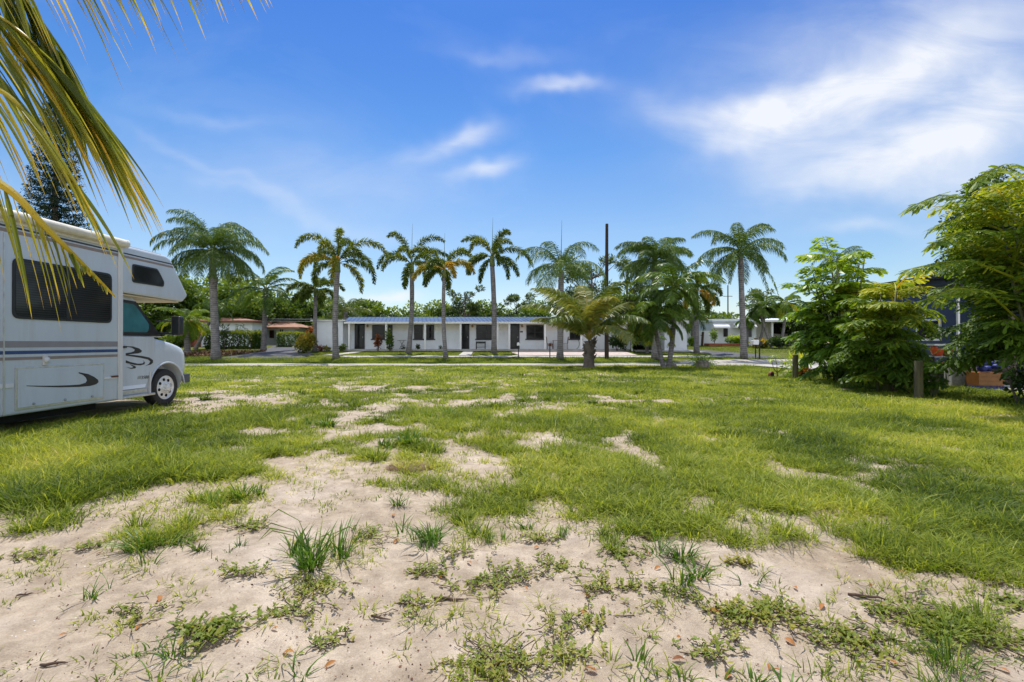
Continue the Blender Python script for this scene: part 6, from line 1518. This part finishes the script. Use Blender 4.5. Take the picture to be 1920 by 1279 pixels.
def wn(scale, det, sx, sy, seed, rot=0, dist=0):
    mp = N(nt, 'ShaderNodeMapping'); mp.inputs['Scale'].default_value = (sx, sy, 1); mp.inputs['Location'].default_value = (seed, seed*.7, 0); mp.inputs['Rotation'].default_value = (0, 0, rot)
    L.new(cmb.outputs[0], mp.inputs[0]); return noise(nt, scale, det, .6, mp.outputs[0], dist)
wu = mathn(nt, 'MULTIPLY', mathn(nt, 'SUBTRACT', wn(2.2, 3, 1, 1, 3), .5), .30); wv = mathn(nt, 'MULTIPLY', mathn(nt, 'SUBTRACT', wn(2.6, 4, 1, 1, 9), .5), .20)
u2 = mathn(nt, 'ADD', u, wu); v2 = mathn(nt, 'ADD', v, wv)
CL = [(1700,120,190,85,-.35,.50),(1840,60,140,70,0,.35),(1340,225,110,24,.10,.70),(1480,215,130,24,-.30,.62),(1640,150,150,40,-.5,.45),(1830,255,230,46,-.12,.72),(1640,302,150,24,-.15,.55),(1720,345,170,22,.05,.50),(1900,190,120,50,-.3,.50),
      (1030,162,62,14,.0,.75),(828,258,62,20,-.15,.75),(895,318,50,16,-.05,.65),(1625,428,70,11,0,.35),(920,103,80,14,.1,.25),(430,315,150,10,.42,.17),(600,400,170,14,.3,.18),(430,215,110,14,.1,.15),(620,330,260,70,.1,.20),(735,555,26,9,0,.75),(690,553,30,10,0,.6),
      (1180,600,300,34,0,.35),(1500,120,260,90,-.3,.16),(1720,160,300,150,-.3,.10),(1800,330,260,60,0,.10)]
tot = None
for px, py, rx, ry, ro, st in CL:
    if px > 1250: rx, ry, st = rx*1.15, ry*1.3, st*.82
    a = mathn(nt, 'SUBTRACT', u2, (px-CX)/F); b_ = mathn(nt, 'SUBTRACT', v2, (HY-py)/F)
    ca, sa = math.cos(-ro), math.sin(-ro)
    p = mathn(nt, 'MULTIPLY', mathn(nt, 'ADD', mathn(nt, 'MULTIPLY', a, ca), mathn(nt, 'MULTIPLY', b_, sa)), F/rx)
    q_ = mathn(nt, 'MULTIPLY', mathn(nt, 'ADD', mathn(nt, 'MULTIPLY', a, -sa), mathn(nt, 'MULTIPLY', b_, ca)), F/ry)
    r2 = mathn(nt, 'ADD', mathn(nt, 'MULTIPLY', p, p), mathn(nt, 'MULTIPLY', q_, q_))
    e = mathn(nt, 'MULTIPLY', mathn(nt, 'EXPONENT', mathn(nt, 'MULTIPLY', r2, -.8)), st)
    tot = e if tot is None else mathn(nt, 'ADD', tot, e)
fib = ramp(nt, wn(3.0, 9, 1.0, 3.2, 21, .25, .6), [(.24, .38), (.72, 1.12)])
soft = ramp(nt, wn(1.4, 6, 1, 1.6, 31, .2, .4), [(.50, 0), (.85, .16)])
cov = mathn(nt, 'ADD', mathn(nt, 'MULTIPLY', tot, fib), soft)
front = mathn(nt, 'GREATER_THAN', sp.outputs[1], .03)
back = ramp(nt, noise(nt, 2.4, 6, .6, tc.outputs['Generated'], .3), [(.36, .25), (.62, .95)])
back_fill = ramp(nt, mathn(nt, 'ADD', mathn(nt, 'MULTIPLY', sp.outputs[1], .5), .5), [(.30, 1), (.50, 0)])  # unseen bright clouds added behind the camera to fill camera-facing sides
cov = mathn(nt, 'ADD', mathn(nt, 'MULTIPLY', cov, front, True), mathn(nt, 'MULTIPLY', back, back_fill), True)
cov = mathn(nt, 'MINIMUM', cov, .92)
col = mixrgb(nt, cov, tint, mixrgb(nt, back_fill, (7.3, 7.5, 7.9), (10.5, 10.9, 11.6))); L.new(col, bg.inputs[0])

scene.view_settings.view_transform = 'Standard'; scene.view_settings.look = 'None'; scene.view_settings.exposure = 0; scene.view_settings.gamma = 1
scene.render.engine = 'CYCLES'
cy = scene.cycles; cy.max_bounces = 6; cy.diffuse_bounces = 3; cy.glossy_bounces = 3; cy.transmission_bounces = 4; cy.transparent_max_bounces = 4
cy.use_adaptive_sampling = True; cy.adaptive_threshold = .02; cy.use_denoising = True; cy.sample_clamp_indirect = 4
